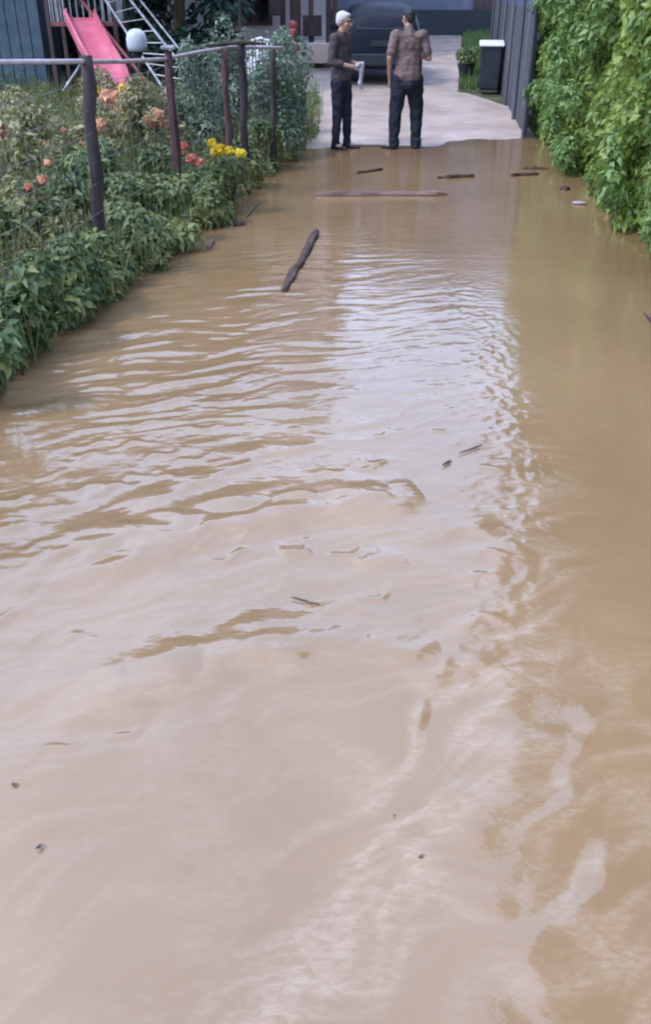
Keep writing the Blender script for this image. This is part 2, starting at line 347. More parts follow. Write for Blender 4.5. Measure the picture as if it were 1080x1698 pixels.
def foam_field(X, Y):
    shear = .92 + .05 * (Y - 4.7) - .45 * np.clip(2.8 - Y, 0, 2)
    sx = X + .12 * pn(X * 3, Y * 3, 81); sy = Y + .12 * pn(X * 3, Y * 3, 82)
    f = .55 * np.exp(-((X - shear - .02) / .16) ** 2) * (1 - sst(5.5, 6.5, Y))
    f += .36 * sst(.25, .6, X - .02 * Y) * (1 - sst(1.9, 2.5, Y))               # churned corner, lower right
    f += .13 * (1 - sst(.5, 1.1, X)) * (1 - sst(3.2, 4.4, Y)) + .05
    ca, sa = math.cos(R(28)), math.sin(R(28)); rx_ = sx * ca + sy * sa; ry_ = -sx * sa + sy * ca      # streaks drawn out along the flow
    n = 1 - np.abs(pn(rx_ * 2.4 + 3, ry_ * 6.5 + 3, 83)) * 2.6
    n2 = 1 - np.abs(pn(rx_ * 6 + 9, ry_ * 19, 84)) * 2.2
    return np.clip(f * np.clip(.75 * n + .35 * n2 - .15, 0, 1), 0, 1)
wy_ = np.concatenate([np.linspace(-3.5, .55, 30), np.linspace(.58, 4.5, 460), np.linspace(4.51, 8, 330), np.linspace(8.02, 15.2, 260)])
wt = np.linspace(0, 1, 520)
WY = np.repeat(wy_[:, None], len(wt), 1)
wl = XL(np.maximum(WY, -4)) - .45; wr = XR(WY) + .5
WX = wl + (wr - wl) * wt[None, :]
wo = tag(grid('flood_water', WX, WY, wave_field(WX, WY), M['water']), 'muddy brown flood water covering the path', kind='structure')
fa = wo.data.attributes.new('foam', 'FLOAT', 'POINT'); fa.data.foreach_set('value', foam_field(WX, WY).astype(np.float32).ravel())

# ------------------------------------------------------------------ foliage
def leaves(C, D, size, narrow=.55, droop=.35, up=.5, jitter=.7, bend=.18):
    """C centres, D outward directions (n,3); returns verts, tris of 4-tri pointed leaves"""
    n = len(C); s = size * rng.uniform(.4, 1.55, n)[:, None]
    nrm = D * .75 + np.array([0, 0, up]) + rng.normal(0, jitter, (n, 3)) * .6
    nrm /= np.linalg.norm(nrm, axis=1)[:, None] + 1e-9
    t = D + rng.normal(0, .8, (n, 3)) + np.array([0, 0, -droop])
    t -= nrm * (t * nrm).sum(1)[:, None]; t /= np.linalg.norm(t, axis=1)[:, None] + 1e-9
    b = np.cross(nrm, t)
    base = C; mid = C + t * s * .5 - nrm * s * bend * .2; tip = C + t * s - nrm * s * bend
    lf = C + t * s * .42 + b * s * narrow * .5 + nrm * s * .10; rt = C + t * s * .42 - b * s * narrow * .5 + nrm * s * .10
    V = np.stack([base, lf, tip, rt, mid], 1).reshape(-1, 3)
    k = np.arange(n)[:, None] * 5
    F = np.concatenate([k + [0, 4, 1], k + [1, 4, 2], k + [2, 4, 3], k + [3, 4, 0]], 1).reshape(-1, 3)
    return V, F
def blob_points(blobs, n, shell=.45):
    B = np.array([(b[0], b[1], b[2], b[3], b[4] if len(b) > 4 else b[3], b[5] if len(b) > 5 else b[3]) for b in blobs])
    wgt = (B[:, 3] * B[:, 5]) ** 1.0; wgt = wgt / wgt.sum()
    idx = rng.choice(len(B), n, p=wgt)
    d = rng.normal(0, 1, (n, 3)); d /= np.linalg.norm(d, axis=1)[:, None]
    rr = rng.uniform(shell, 1.0, n) ** .6
    P = B[idx, :3] + d * B[idx, 3:6] * rr[:, None]
    return P, d
def foliage(name, blobs, n, size, m, parent, zmin=None, clip=None, **kw):
    P, d = blob_points(blobs, n)
    keep = np.ones(n, bool)
    if zmin is not None: keep &= P[:, 2] > zmin
    if clip is not None: keep &= clip(P)
    V, F = leaves(P[keep], d[keep], size, **kw)
    return npmesh(name, V, F, m, parent)

def bush(name, label, cat, X, Y, h, wd, n, size, m, group=None, flowers=None, lean=0, narrow=.5, top=1.0):
    z0 = gz(X, Y); root = empty(name, (X, Y, z0)); tag(root, label, cat, group)
    nb = max(7, int(14 * h)); bl = []
    for i in range(nb):
        zz = random.uniform(.12, .95) * h; ww = wd * (1 - .5 * (zz / h) ** 2 * top) * .55
        a = random.uniform(0, 6.28); q = random.uniform(.2, 1) * ww
        bl.append((math.cos(a) * q + lean * zz, math.sin(a) * q, zz, random.uniform(.07, .16) * (.6 + wd), random.uniform(.07, .16) * (.6 + wd), random.uniform(.08, .18) * (.5 + h)))
    foliage('foliage', bl, n, size, m, root, zmin=-.02, narrow=narrow)
    bm = bmesh.new()
    for b in bl[:12]:
        tube(bm, [(random.uniform(-.04, .04), random.uniform(-.04, .04), -.05), (b[0] * .5, b[1] * .5, b[2] * .6), (b[0], b[1], b[2])], [.008, .006, .003], 5)
    obj('stem', bm, M['stem'], root)
    if flowers:
        for (fx, fy, fz, fr, fm) in flowers:
            flower(root, fx, fy, fz, fr, fm)
    return root
def flower(root, fx, fy, fz, fr, fm):
    n = 190; k = np.arange(n); th = np.arccos(1 - 1.75 * (k + .5) / n * .9); ph = k * 2.39996
    d = np.stack([np.sin(th) * np.cos(ph), np.sin(th) * np.sin(ph), np.cos(th)], 1)
    C = d * fr * .45 * np.array([1, 1, .7]) + np.array([fx, fy, fz])
    V, F = leaves(C, d, fr * .42, narrow=.8, droop=0, up=.1, jitter=.25)
    o = npmesh('flower_head', V, F, M[fm], root)
    bm = bmesh.new(); tube(bm, [(fx * .4, fy * .4, .0), (fx * .8, fy * .8, fz * .6), (fx, fy, fz)], [.007, .006, .005], 5)
    obj('flower_stalk', bm, M['stem'], root)

# --- low dark plants hanging over the left edge of the water
edge = [
 (3.55, .40, .55, .55, 'low dark plant with drooping leaves at the bottom of the left bank, nearest the viewer'),
 (4.15, .36, .62, .62, 'dark leafy plant over the water just beyond the nearest clump on the left bank'),
 (4.8, .34, .50, .60, 'dark green bush reaching over the water before the nearest fence post'),
 (5.45, .34, .38, .55, 'broad dark bush beside the foot of the nearest fence post'),
 (6.15, .33, .28, .50, 'low bright weed clump at the foot of the nearest fence post'),
 (6.9, .33, .40, .5, 'rounded green bush at the water edge just past the nearest fence post'),
 (7.6, .33, .40, .5, 'green bush at the water edge before the second fence post'),
 (8.4, .32, .36, .5, 'green plant at the foot of the second fence post'),
 (9.2, .35, .36, .45, 'small plant below the big yellow flowers'),
 (10.3, .35, .42, .5, 'dark plant at the foot of the fence posts standing close together'),
 (11.4, .35, .5, .5, 'dark plant at the base of the farthest fence post'),
]
for (Y, off, h, wd, lab) in edge:
    bush('edge_plant', lab, 'plant', XL(Y) - off, Y, h, wd * 1.1, 2600, .062, M['dark_leaf'] if Y < 6 else M['mid_leaf'], 'plants along the left edge of the flooded path')
# --- second row behind them, hiding the soil
row2 = [
 (4.1, 1.0, .62, .9, 'dark_leaf', 'wide dark bush at the left frame edge above the nearest bank clump'),
 (4.9, .95, .70, .9, 'dark_leaf', 'dark bush filling the left frame edge below the garden'),
 (5.7, 1.05, .52, .9, 'dark_leaf', 'blue green bush left of the nearest fence post'),
 (6.6, 1.25, .50, .9, 'mid_leaf', 'pale green bush standing behind the nearest fence post'),
 (7.4, .95, .72, .75, 'mid_leaf', 'tall dense green bush between the first and second fence posts'),
 (8.2, 1.0, .62, .7, 'mid_leaf', 'mid green bush just left of the second fence post'),
 (9.1, .75, .50, .6, 'mid_leaf', 'green bush between the second fence post and the big yellow flowers'),
]
for (Y, off, h, wd, mm, lab) in row2:
    bush('garden_bush', lab, 'bush', XL(Y) - off, Y, h, wd, 4200, .062, M[mm], 'bushes behind the plants of the left bank')
# --- flowering plants
def fplant(lab, px, py, Y, h_extra, heads, fm, mm='olive_leaf', wd=.5, n=900, fr=.08, cat='flower plant', name='flowering_plant', group=None):
    p = at(px, py, Y=Y); z0 = gz(p.x, Y); hh = p.z - z0
    fl = []
    for (qx, qy) in heads:
        q = at(qx, qy, Y=Y); fl.append((q.x - p.x, random.uniform(-.1, .1), q.z - z0, fr * random.uniform(.85, 1.2), fm))
    bush(name, lab, cat, p.x, Y, max(hh + h_extra, .2), wd, n, .06, M[mm], group, fl)
fplant('plant with a cluster of big yellow blooms beside the second fence post', 372, 245, 8.8, -.08, [(352, 236), (366, 246), (381, 248), (398, 255), (358, 250)], 'yellow', 'mid_leaf', .35, 900, .085)
fplant('plant with yellow blooms in front of the foot of the pink slide', 222, 152, 12.5, -.05, [(157, 150), (203, 145), (216, 149), (230, 153), (243, 155), (222, 158)], 'yellow', 'olive_leaf', .7, 1300, .09)
fplant('plant with pink red blooms just right of the second fence post', 318, 262, 8.9, -.05, [(303, 243), (318, 262), (332, 268), (326, 278)], 'pink', 'mid_leaf', .4, 800, .075)
fplant('plant with peach blooms just left of the top half of the second fence post', 262, 200, 10.2, 0, [(262, 190), (254, 206), (270, 208), (248, 196)], 'orange', 'olive_leaf', .5, 900, .10)
fplant('plant with one red bloom cut by the left frame edge', 6, 215, 7.5, 0, [(3, 210), (10, 224)], 'red', 'olive_leaf', .5, 900, .05)
fplant('plant with dull orange blooms left of the nearest fence post', 55, 300, 6.7, -.02, [(50, 308), (66, 300), (80, 270)], 'orange', 'olive_leaf', .5, 1000, .055)
fplant('plant with faded orange blooms under the end of the pink slide', 195, 180, 12.0, 0, [(187, 172), (200, 182), (178, 160), (170, 205), (212, 200), (196, 160), (225, 186)], 'orange', 'olive_leaf', .6, 1000, .13)
fplant('tall plant with a dark red bloom in front of the house porch', 487, 62, 14.6, -.25, [(487, 52), (484, 68), (491, 80), (486, 40)], 'red', 'pale_leaf', .35, 700, .085)
fplant('small olive plant with pink flecks near the left frame edge', 120, 225, 9.2, 0, [(108, 214), (135, 236), (70, 240)], 'pink', 'olive_leaf', .6, 1100, .04)
# --- tall pale plants near the persons
tall = [(12.4, .40, 1.25, .75, 'tall pale flecked bush just past the farthest fence post'),
        (13.3, .50, 1.40, .80, 'tall pale flecked bush next to the white haired person'),
        (13.9, 1.3, 1.45, .9, 'tall pale bush below the brown porch panel, set back from the path'),
        (12.0, 1.3, 1.20, .9, 'grey green bush behind the farthest fence post')]
for (Y, off, h, wd, lab) in tall:
    bush('tall_bush', lab, 'bush', XL(Y) - off, Y, h, wd, 4200, .058, M['pale_leaf'], 'tall bushes at the far end of the garden')
tall2 = [(11.0, 1.6, .95, .9, 'olive bush behind the middle fence posts'), (10.4, 2.6, .8, 1.0, 'brownish olive bush between the nearest and second fence posts'),
         (13.4, 3.0, .9, 1.0, 'olive bush behind the white domed garden lamp'), (11.6, 4.1, 1.0, 1.1, 'olive brown bush below the end of the slide'),
         (8.8, 3.2, .85, 1.1, 'low olive bush at left behind the nearest post'), (13.2, 5.0, 1.15, 1.2, 'olive bush below the slide tower at the left frame edge')]
for (Y, off, h, wd, lab) in tall2:
    bush('olive_bush', lab, 'bush', XL(Y) - off, Y, h, wd, 3400, .055, M['olive_leaf'], 'olive bushes in the garden')
# --- ground cover of the garden (uncountable)
n = 70000
cy = rng.uniform(2.6, 19, n); cx = XL(np.minimum(cy, 14)) - .12 - rng.uniform(0, 1, n) ** 1.1 * (3 + cy * .42)
cz0 = np.maximum(rise(cx, cy), 0) + .05
hh = (.10 + .34 * np.clip(.5 + pn(cx * 1.3, cy * 1.3, 60), 0, 1)) * np.clip((XL(np.minimum(cy, 14)) - cx) * 1.2, .35, 1)
cz = cz0 + hh * rng.uniform(.1, 1, n)
D = rng.normal(0, 1, (n, 3)); D[:, 2] = np.abs(D[:, 2]); D /= np.linalg.norm(D, axis=1)[:, None]
V, F = leaves(np.stack([cx, cy, cz], 1), D, .07, narrow=.38)
M['cover_leaf'] = leafmat('cover_leaf', [(.04, .07, .025), (.15, .18, .06), (.32, .28, .13)], nscale=1.0)
ng = 14000; gi = rng.integers(0, n, ng); gp = np.stack([cx, cy, cz0], 1)[gi] + rng.normal(0, .05, (ng, 3)) * [1, 1, 0]
gt = gp + np.stack([rng.normal(0, .09, ng), rng.normal(0, .09, ng), rng.uniform(.2, .62, ng)], 1); gw = rng.normal(0, 1, (ng, 3)) * [1, 1, 0]; gw /= np.linalg.norm(gw, axis=1)[:, None]
F = np.concatenate([F, len(V) + np.arange(3 * ng).reshape(-1, 3)]); V = np.concatenate([V, np.stack([gp - gw * .006, gp + gw * .006, gt], 1).reshape(-1, 3)])
tag(npmesh('undergrowth', V, F, M['cover_leaf']), 'low weeds and leaves covering the garden soil', 'undergrowth', kind='stuff')
# --- grass verge, far right
n = 16000
cy = rng.uniform(14.5, 36, n); cx = np.where(cy < 20, XR(cy) + .1, .139 * cy) + rng.uniform(0, 1, n) * 2.0
cz = np.array([gz(a, b) - .02 for a, b in zip(cx, cy)])
D = np.tile(np.array([[0, 0, 1.0]]), (n, 1)) + rng.normal(0, .3, (n, 3))
s = rng.uniform(.08, .2, n)[:, None]; side = rng.normal(0, 1, (n, 3)); side[:, 2] = 0; side /= np.linalg.norm(side, axis=1)[:, None]
C = np.stack([cx, cy, cz], 1)
V = np.stack([C - side * .012, C + side * .012, C + D * s], 1).reshape(-1, 3); F = np.arange(3 * n).reshape(-1, 3)
tag(npmesh('grass', V, F, M['grass']), 'strip of short green grass between path and grey fence', 'grass', kind='stuff')

# --- hedge on the right
hedge = empty('hedge', (XR(10) + .9, 10, 0)); tag(hedge, 'tall wall of bright green leaves along the right side of the flooded path', 'hedge')
bl = []
for i in range(620):
    Y = random.uniform(4.2, 14.9); z = random.uniform(.05, 3.0)
    face = XR(Y) + .02 - .14 * min(max((10.5 - Y) / 4, 0), 1) + .03 * math.sin(Y * 1.3) - .02 * z + random.uniform(0, .42) + (.06 if z < .35 else 0)
    rr = random.uniform(.13, .28)
    bl.append((face + rr * .5 - hedge.location.x, Y - 10, z, rr * .8, rr * 1.1, rr * 1.15))
foliage('foliage', bl, 150000, .074, M['hedge_leaf'], hedge, zmin=.03, narrow=.6, droop=.8, up=.35)
bl2 = []
for i in range(60):
    Y = random.uniform(4.5, 14.8); z = random.uniform(.2, 2.7); rr = random.uniform(.10, .2)
    bl2.append((XR(Y) - .08 - .05 * z + random.uniform(-.05, .12) - hedge.location.x, Y - 10, z, rr * .6, rr, rr))
M['sprig'] = leafmat('young_leaf', [(.08, .16, .04), (.17, .28, .08), (.30, .40, .16)], nscale=3)
foliage('young_shoot', bl2, 9000, .08, M['sprig'], hedge, zmin=.05, narrow=.5, droop=.5)
bm = bmesh.new()
for i in range(40):
    Y = random.uniform(4.4, 14.7) - 10; x = XR(Y + 10) + random.uniform(.55, .95) - hedge.location.x
    tube(bm, rough_pts((x, Y, -.05), (x + random.uniform(-.2, .2), Y + random.uniform(-.3, .3), random.uniform(1.8, 2.9)), 5, .06), [.022, .02, .018, .014, .01, .006], 6)
obj('stem', bm, M['bark'], hedge)
bm = bmesh.new()   # dense twiggy core that stops light passing straight through
for i in range(260):
    Y = random.uniform(4.4, 14.7) - 10; x = XR(Y + 10) + random.uniform(.4, 1.0) - hedge.location.x; z = random.uniform(.1, 2.8)
    tube(bm, [(x, Y, z), (x + random.uniform(-.4, .2), Y + random.uniform(-.4, .4), z + random.uniform(.0, .4))], [.008, .003], 4)
tag(obj('twigs', bm, M['bark'], hedge), kind='stuff')
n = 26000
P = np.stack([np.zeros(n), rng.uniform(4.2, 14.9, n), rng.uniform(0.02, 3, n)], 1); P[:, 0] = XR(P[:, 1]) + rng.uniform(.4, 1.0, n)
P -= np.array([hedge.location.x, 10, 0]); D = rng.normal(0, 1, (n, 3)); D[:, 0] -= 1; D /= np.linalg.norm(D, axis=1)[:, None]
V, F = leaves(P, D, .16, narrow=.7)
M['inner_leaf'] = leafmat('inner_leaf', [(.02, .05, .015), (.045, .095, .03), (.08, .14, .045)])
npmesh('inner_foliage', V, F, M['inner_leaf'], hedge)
# low weeds at the hedge foot
for (Y, lab) in [(7.6, 'dark weed hanging into the water at the hedge foot, right frame edge'), (9.6, 'low weed at the hedge foot beside the flood, midway along'), (12.0, 'low weed at the hedge foot beside the floating debris')]:
    bush('weed', lab, 'weed', XR(Y) + .28, Y, .4, .4, 700, .08, M['hedge_leaf'], 'weeds along the foot of the hedge')

# ------------------------------------------------------------------ trees
def tree(name, label, X, Y, h, rad, base, n, size, m, group, top=.6, trunk=.14, nb=60, cat='tree'):
    z0 = gz(X, Y); root = empty(name, (X, Y, z0)); tag(root, label, cat, group)
    bm = bmesh.new()
    tube(bm, rough_pts((0, 0, -.2), (0, 0, h * .75), 6, .08), [trunk, trunk * .9, trunk * .8, trunk * .65, trunk * .5, trunk * .35, trunk * .15], 10, jit=.06)
    bl = []
    for i in range(nb):
        f = random.random(); zz = base + f * (h - base)
        ww = rad * (math.sin(math.pi * (f * .8 + .15)) ** .6) if top > .3 else rad * (1 - f * .92)
        a = random.uniform(0, 6.28); q = ww * random.uniform(.45, 1)
        br = rad * random.uniform(.16, .32) * (1 if top > .3 else .5 + .6 * (1 - f))
        c = (math.cos(a) * q * .85, math.sin(a) * q * .85, zz)
        bl.append((*c, br, br, br * .8))
        if i % 3 == 0:
            tube(bm, [(0, 0, max(zz - .9, base * .5)), (c[0] * .5, c[1] * .5, zz - .25), c], [trunk * .35, trunk * .2, .012], 6)
    obj('trunk', bm, M['bark'], root)
    foliage('crown', bl, n, size, m, root)
    return root
G1 = 'trees behind the hedge'
tree('tree', 'leafy tree rising behind the far end of the hedge', 5.6, 13.6, 10.2, 3.0, 1.7, 17000, .26, M['tree_leaf'], G1, nb=90)
tree('tree', 'leafy tree rising behind the middle of the hedge', 5.3, 8.6, 10.0, 2.3, 2.2, 15000, .24, M['tree_leaf'], G1, nb=80)
tree('tree', 'leafy tree rising behind the near end of the hedge', 4.5, 4.7, 9.5, 2.8, 2.9, 19000, .22, M['tree_leaf'], G1, nb=80)
tree('tree', 'leafy tree beyond the grey board fence', 6.8, 20.5, 9.0, 2.6, 1.0, 13000, .28, M['tree_leaf'], G1, nb=80)
G2 = 'dark evergreens beyond the garden'
tree('evergreen_tree', 'dark green evergreen right of the slide, behind the garden lamp', -2.95, 20.5, 7.0, 1.9, .2, 22000, .17, M['fir_leaf'], G2, top=.6, nb=110)
tree('evergreen_tree', 'dark evergreen directly behind the pink slide', -4.9, 21.5, 7.4, 1.9, .2, 16000, .18, M['fir_leaf'], G2, nb=100)
tree('evergreen_tree', 'dark evergreen behind the blue grey shed', -7.6, 24.5, 9.3, 2.8, .5, 12000, .26, M['fir_leaf'], G2, nb=90)
tree('tree', 'broad tree rising behind the porch house', -1.8, 34.0, 11.2, 3.3, 2.5, 13000, .35, M['tree_leaf'], 'trees behind the houses', nb=90)
tree('tree', 'broad tree rising behind the dark walled house', 4.0, 46.0, 10.5, 3.5, 2.5, 12000, .35, M['tree_leaf'], 'trees behind the houses', nb=90)
bush('shrub', 'bright green shrub above the grey fence at the far end of the hedge', 'bush', 3.75, 16.9, 2.25, .7, 3000, .10, M['hedge_leaf'])

# ------------------------------------------------------------------ garden fence
fx = lambda Y: -2.64 + .16 * Y
fence = empty('garden_fence', (fx(6.4), 6.4, .05)); tag(fence, 'old garden fence of rough dark posts joined by a thin grey pipe and wires', 'fence')
O = fence.location
posts = [((142, 92), (172, 470), 6.4, .050, 'post'), ((279, 84), (297, 340), 8.6, .045, 'post_red'), ((373, 84), (382, 350), 9.6, .040, 'post_red'),
         ((400, 74), (410, 330), 9.9, .048, 'post'), ((453, 80), (452, 290), 11.4, .042, 'post')]
tops = []
for (t_, b_, Y, rr, mm) in posts:
    T = at(*t_, Y=Y); B = at(b_[0], 400, Y=Y); B.z = gz(B.x, Y) - .25
    B.x = T.x + (at(b_[0], b_[1], Y=Y).x - T.x)
    bm = bmesh.new(); pts = rough_pts(B - O, T - O, 9, .012)
    tube(bm, pts, [rr * random.uniform(.86, 1.08) * (1 - .02 * i) for i in range(10)], 10, jit=.10)
    p = obj('post', bm, M[mm], fence, smooth=True)
    tops.append(T)
    if mm == 'post_red': p['label'] = 'reddish brown post'
bm = bmesh.new(); box(bm, at(279, 82, Y=8.6) - O + Vector((0, 0, .015)), (.12, .12, .035), bev=.012); obj('post_cap', bm, M['metal'], fence)
bm = bmesh.new()
rp = [at(-140, 104, Y=5.6), at(0, 103, Y=5.9), at(135, 102, Y=6.34), at(205, 102, Y=7.4), at(272, 98, Y=8.54), at(330, 86, Y=9.2), at(385, 78, Y=9.84), at(430, 79, Y=10.8), at(470, 79, Y=11.4)]
sp = []
for i in range(len(rp) - 1):
    for k in range(4): sp.append(rp[i].lerp(rp[i + 1], k / 4) - O)
sp.append(rp[-1] - O); tube(bm, sp, .0155, 8); obj('top_pipe', bm, M['rail'], fence, smooth=True)
bm = bmesh.new(); tube(bm, [at(340, 76, Y=9.5) - O, at(400, 70, Y=9.85) - O, at(440, 73, Y=10.6) - O], [.012, .022, .012], 7, jit=.1); obj('dark_cord', bm, M['bark'], fence)
base = [tops[0], tops[1], tops[3], tops[4]]
bm = bmesh.new()
for k in range(8):
    z = 1.28 - k * .16
    pts = [Vector((fx(3.2), 3.2, z))] + [Vector((b.x, b.y, z + .05 + random.uniform(-.015, .015))) for b in base] + [Vector((fx(13), 13, z + .05))]
    pp = []
    for i in range(len(pts) - 1):
        for q in range(6):
            f = q / 6; v = pts[i].lerp(pts[i + 1], f); v.z -= .03 * math.sin(math.pi * f); pp.append(v - O)
    pp.append(pts[-1] - O); tube(bm, pp, .0022, 4)
Y = 3.3
while Y < 13:
    i = 0
    x = fx(Y) + .0; tube(bm, [Vector((x, Y, 1.3)) - O, Vector((x + .01, Y, .1)) - O], .0016, 4); Y += .17
obj('wire_mesh', bm, M['wire'], fence)
# thin leaning stakes inside the garden
def stake(lab, p0, p1, r, m='post', g='thin stakes standing in the garden'):
    o = empty('garden_stake', p0); bm = bmesh.new(); tube(bm, rough_pts((0, 0, 0), Vector(p1) - Vector(p0), 5, .008), r, 7, jit=.08); bm2 = obj('stick', bm, M[m], o)
    tag(o, lab, 'stake', g)
stake('thin dark stake beside the big yellow blooms', at(389, 335, Y=9.3), at(384, 205, Y=9.3), .013)
stake('pale thin stake leaning right of the nearest fence post top', at(105, 150, Y=9), at(132, 108, Y=9), .012, 'metal')
stake('thin dark stake rising beside the porch house wall', at(400, 90, Y=16), at(396, -40, Y=16), .03)

# white domed garden lamp
p = at(228, 85, Y=13.0); z0 = gz(p.x, 13.0)
lamp = empty('garden_lamp', (p.x, 13.0, z0)); tag(lamp, 'rounded white domed lamp on a thin dark pole below the slide rails', 'lamp')
hl = p.z - z0
bm = bmesh.new(); tube(bm, [(0, 0, -.2), (0, 0, hl - .04)], .02, 8); obj('pole', bm, M['post'], lamp)
bm = bmesh.new(); tube(bm, [(0, 0, hl - .06), (0, 0, hl - .01), (0, 0, hl)], [.05, .07, .10], 16); obj('collar', bm, M['bin'], lamp)
bm = bmesh.new(); tube(bm, [(0, 0, hl + .002), (0, 0, hl + .05), (0, 0, hl + .14), (0, 0, hl + .20), (0, 0, hl + .245), (0, 0, hl + .262)], [.115, .13, .135, .12, .08, .03], 20); obj('globe', bm, M['globe'], lamp, smooth=True)

# ------------------------------------------------------------------ slide tower
st = empty('playground_slide', (-4.3, 17.2, gz(-4.3, 17.2))); tag(st, 'pink red garden slide running down from a railed play tower', 'slide')
O = st.location
tz = 1.53
tl = at(116, 34, Y=17.0); tr_ = at(152, 34, Y=17.0); bl_ = at(163, 128, Y=15.4); br_ = at(204, 124, Y=15.4)
# tongue: profile from top to bottom with raised side walls
W2 = .46
def slide_mesh():
    bm = bmesh.new()
    P0 = (tl + tr_) / 2; P1 = (bl_ + br_) / 2
    pts = [P0 + Vector((-.05, .25, .04)), P0, P0.lerp(P1, .15) + Vector((0, 0, -.02)), P0.lerp(P1, .5) + Vector((0, 0, -.04)), P1, P1 + Vector((.12, -.35, -.22)), P1 + Vector((.22, -.7, -.36)), P1 + Vector((.30, -1.0, -.38))]
    d = (P1 - P0); side = Vector((-d.y, d.x, 0)).normalized(); side = -side if side.x < 0 else side
    prof = [(-.27, .13), (-.23, .14), (-.20, .02), (-.1, 0), (.1, 0), (.20, .02), (.23, .14), (.27, .13), (.26, -.03), (-.26, -.03)]
    rows = [[bm.verts.new(p - O + side * a + Vector((0, 0, b))) for a, b in prof] for p in pts]
    n = len(prof)
    for i in range(len(rows) - 1):
        for k in range(n):
            bm.faces.new((rows[i][k], rows[i][(k + 1) % n], rows[i + 1][(k + 1) % n], rows[i + 1][k]))
    bm.faces.new(rows[0][::-1]); bm.faces.new(rows[-1]); return bm
obj('chute', slide_mesh(), M['slide'], st)
c = (tl + tr_) / 2 - O; c.y += .65; zt = c.z - .02
bm = bmesh.new(); box(bm, (c.x - .05, c.y + .05, zt - .04), (1.15, .95, .07), bev=.01); obj('platform', bm, M['frame_red'], st)
for sx in (-.62, .52):
    for sy in (-.4, .5):
        bm = bmesh.new(); box(bm, (c.x + sx, c.y + sy, (zt + 1.3) / 2), (.07, .07, zt + 1.5), bev=.008); obj('tower_post', bm, M['dark_wood'], st)
bm = bmesh.new()
xs_ = np.linspace(c.x - .56, c.x + .46, 10)
for i, x in enumerate(xs_):
    if not (c.x - .24 < x < c.x + .24): tube(bm, [(x, c.y - .42, zt), (x, c.y - .42, zt + .8)], .016, 6)
    tube(bm, [(x, c.y + .5, zt), (x, c.y + .5, zt + .8)], .016, 6)
for z in (zt + .8,):
    tube(bm, [(c.x - .6, c.y - .42, z), (c.x + .5, c.y - .42, z)], .02, 6); tube(bm, [(c.x - .6, c.y + .5, z), (c.x + .5, c.y + .5, z)], .02, 6)
for y in np.linspace(c.y - .3, c.y + .4, 5):
    tube(bm, [(c.x - .6, y, zt), (c.x - .6, y, zt + .8)], .012, 6); tube(bm, [(c.x + .5, y, zt), (c.x + .5, y, zt + .8)], .016, 6)
obj('guard_rail', bm, M['metal'], st)
bm = bmesh.new()
for sx in (-.7, -.7): pass
tube(bm, [(c.x - .45, c.y + 1.1, 0), (c.x - .45, c.y + .55, zt)], .03, 6); tube(bm, [(c.x + .05, c.y + 1.1, 0), (c.x + .05, c.y + .55, zt)], .03, 6)
for k in range(1, 6): tube(bm, [(c.x - .45, c.y + 1.1 - .55 * k / 6, zt * k / 6), (c.x + .05, c.y + 1.1 - .55 * k / 6, zt * k / 6)], .022, 6)
obj('ladder', bm, M['frame_red'], st)
bm = bmesh.new()
for s_ in (0, 1):   # roof over the tower
    box(bm, (c.x - .05 + (-.33 if s_ else .33), c.y + .05, zt + 1.62), (.85, 1.2, .04), ry=R(-35 if s_ else 35))
obj('tower_roof', bm, M['dark_wood'], st)
# slanting rails to the right of the tower: an inclined climbing frame
cf = empty('climbing_frame', (-3.0, 16.6, gz(-3, 16.6))); tag(cf, 'steep slanting grey rails running down to the right of the slide', 'climbing frame')
O = cf.location
for (a, b, Ya, Yb, rr) in [((168, -10), (232, 88), 17.2, 15.8, .018), ((196, -25), (288, 92), 17.4, 15.6, .020), ((212, -25), (312, 100), 17.9, 16.0, .016), ((150, 20), (214, 100), 17.2, 16.0, .026)]:
    A = at(*a, Y=Ya); B = at(*b, Y=Yb); dd = (B - A); A = A - dd * .35; B = B + dd * ((B.z - gz(B.x, B.y)) / -dd.z)
    bm = bmesh.new(); tube(bm, [A - O, B - O], rr, 8); o = obj('rail', bm, M['metal'] if rr < .025 else M['frame_red'], cf)
bm = bmesh.new(); A = at(196, -25, Y=17.4); B = at(288, 92, Y=15.6); A2 = at(168, -10, Y=17.2); B2 = at(232, 88, Y=15.8)
bm.free()
for k in range(-1, 9):
    bm = bmesh.new(); tube(bm, [A2.lerp(B2, k / 6.) - O, A.lerp(B, k / 6.) - O], .009, 6); obj('rung', bm, M['metal'], cf)

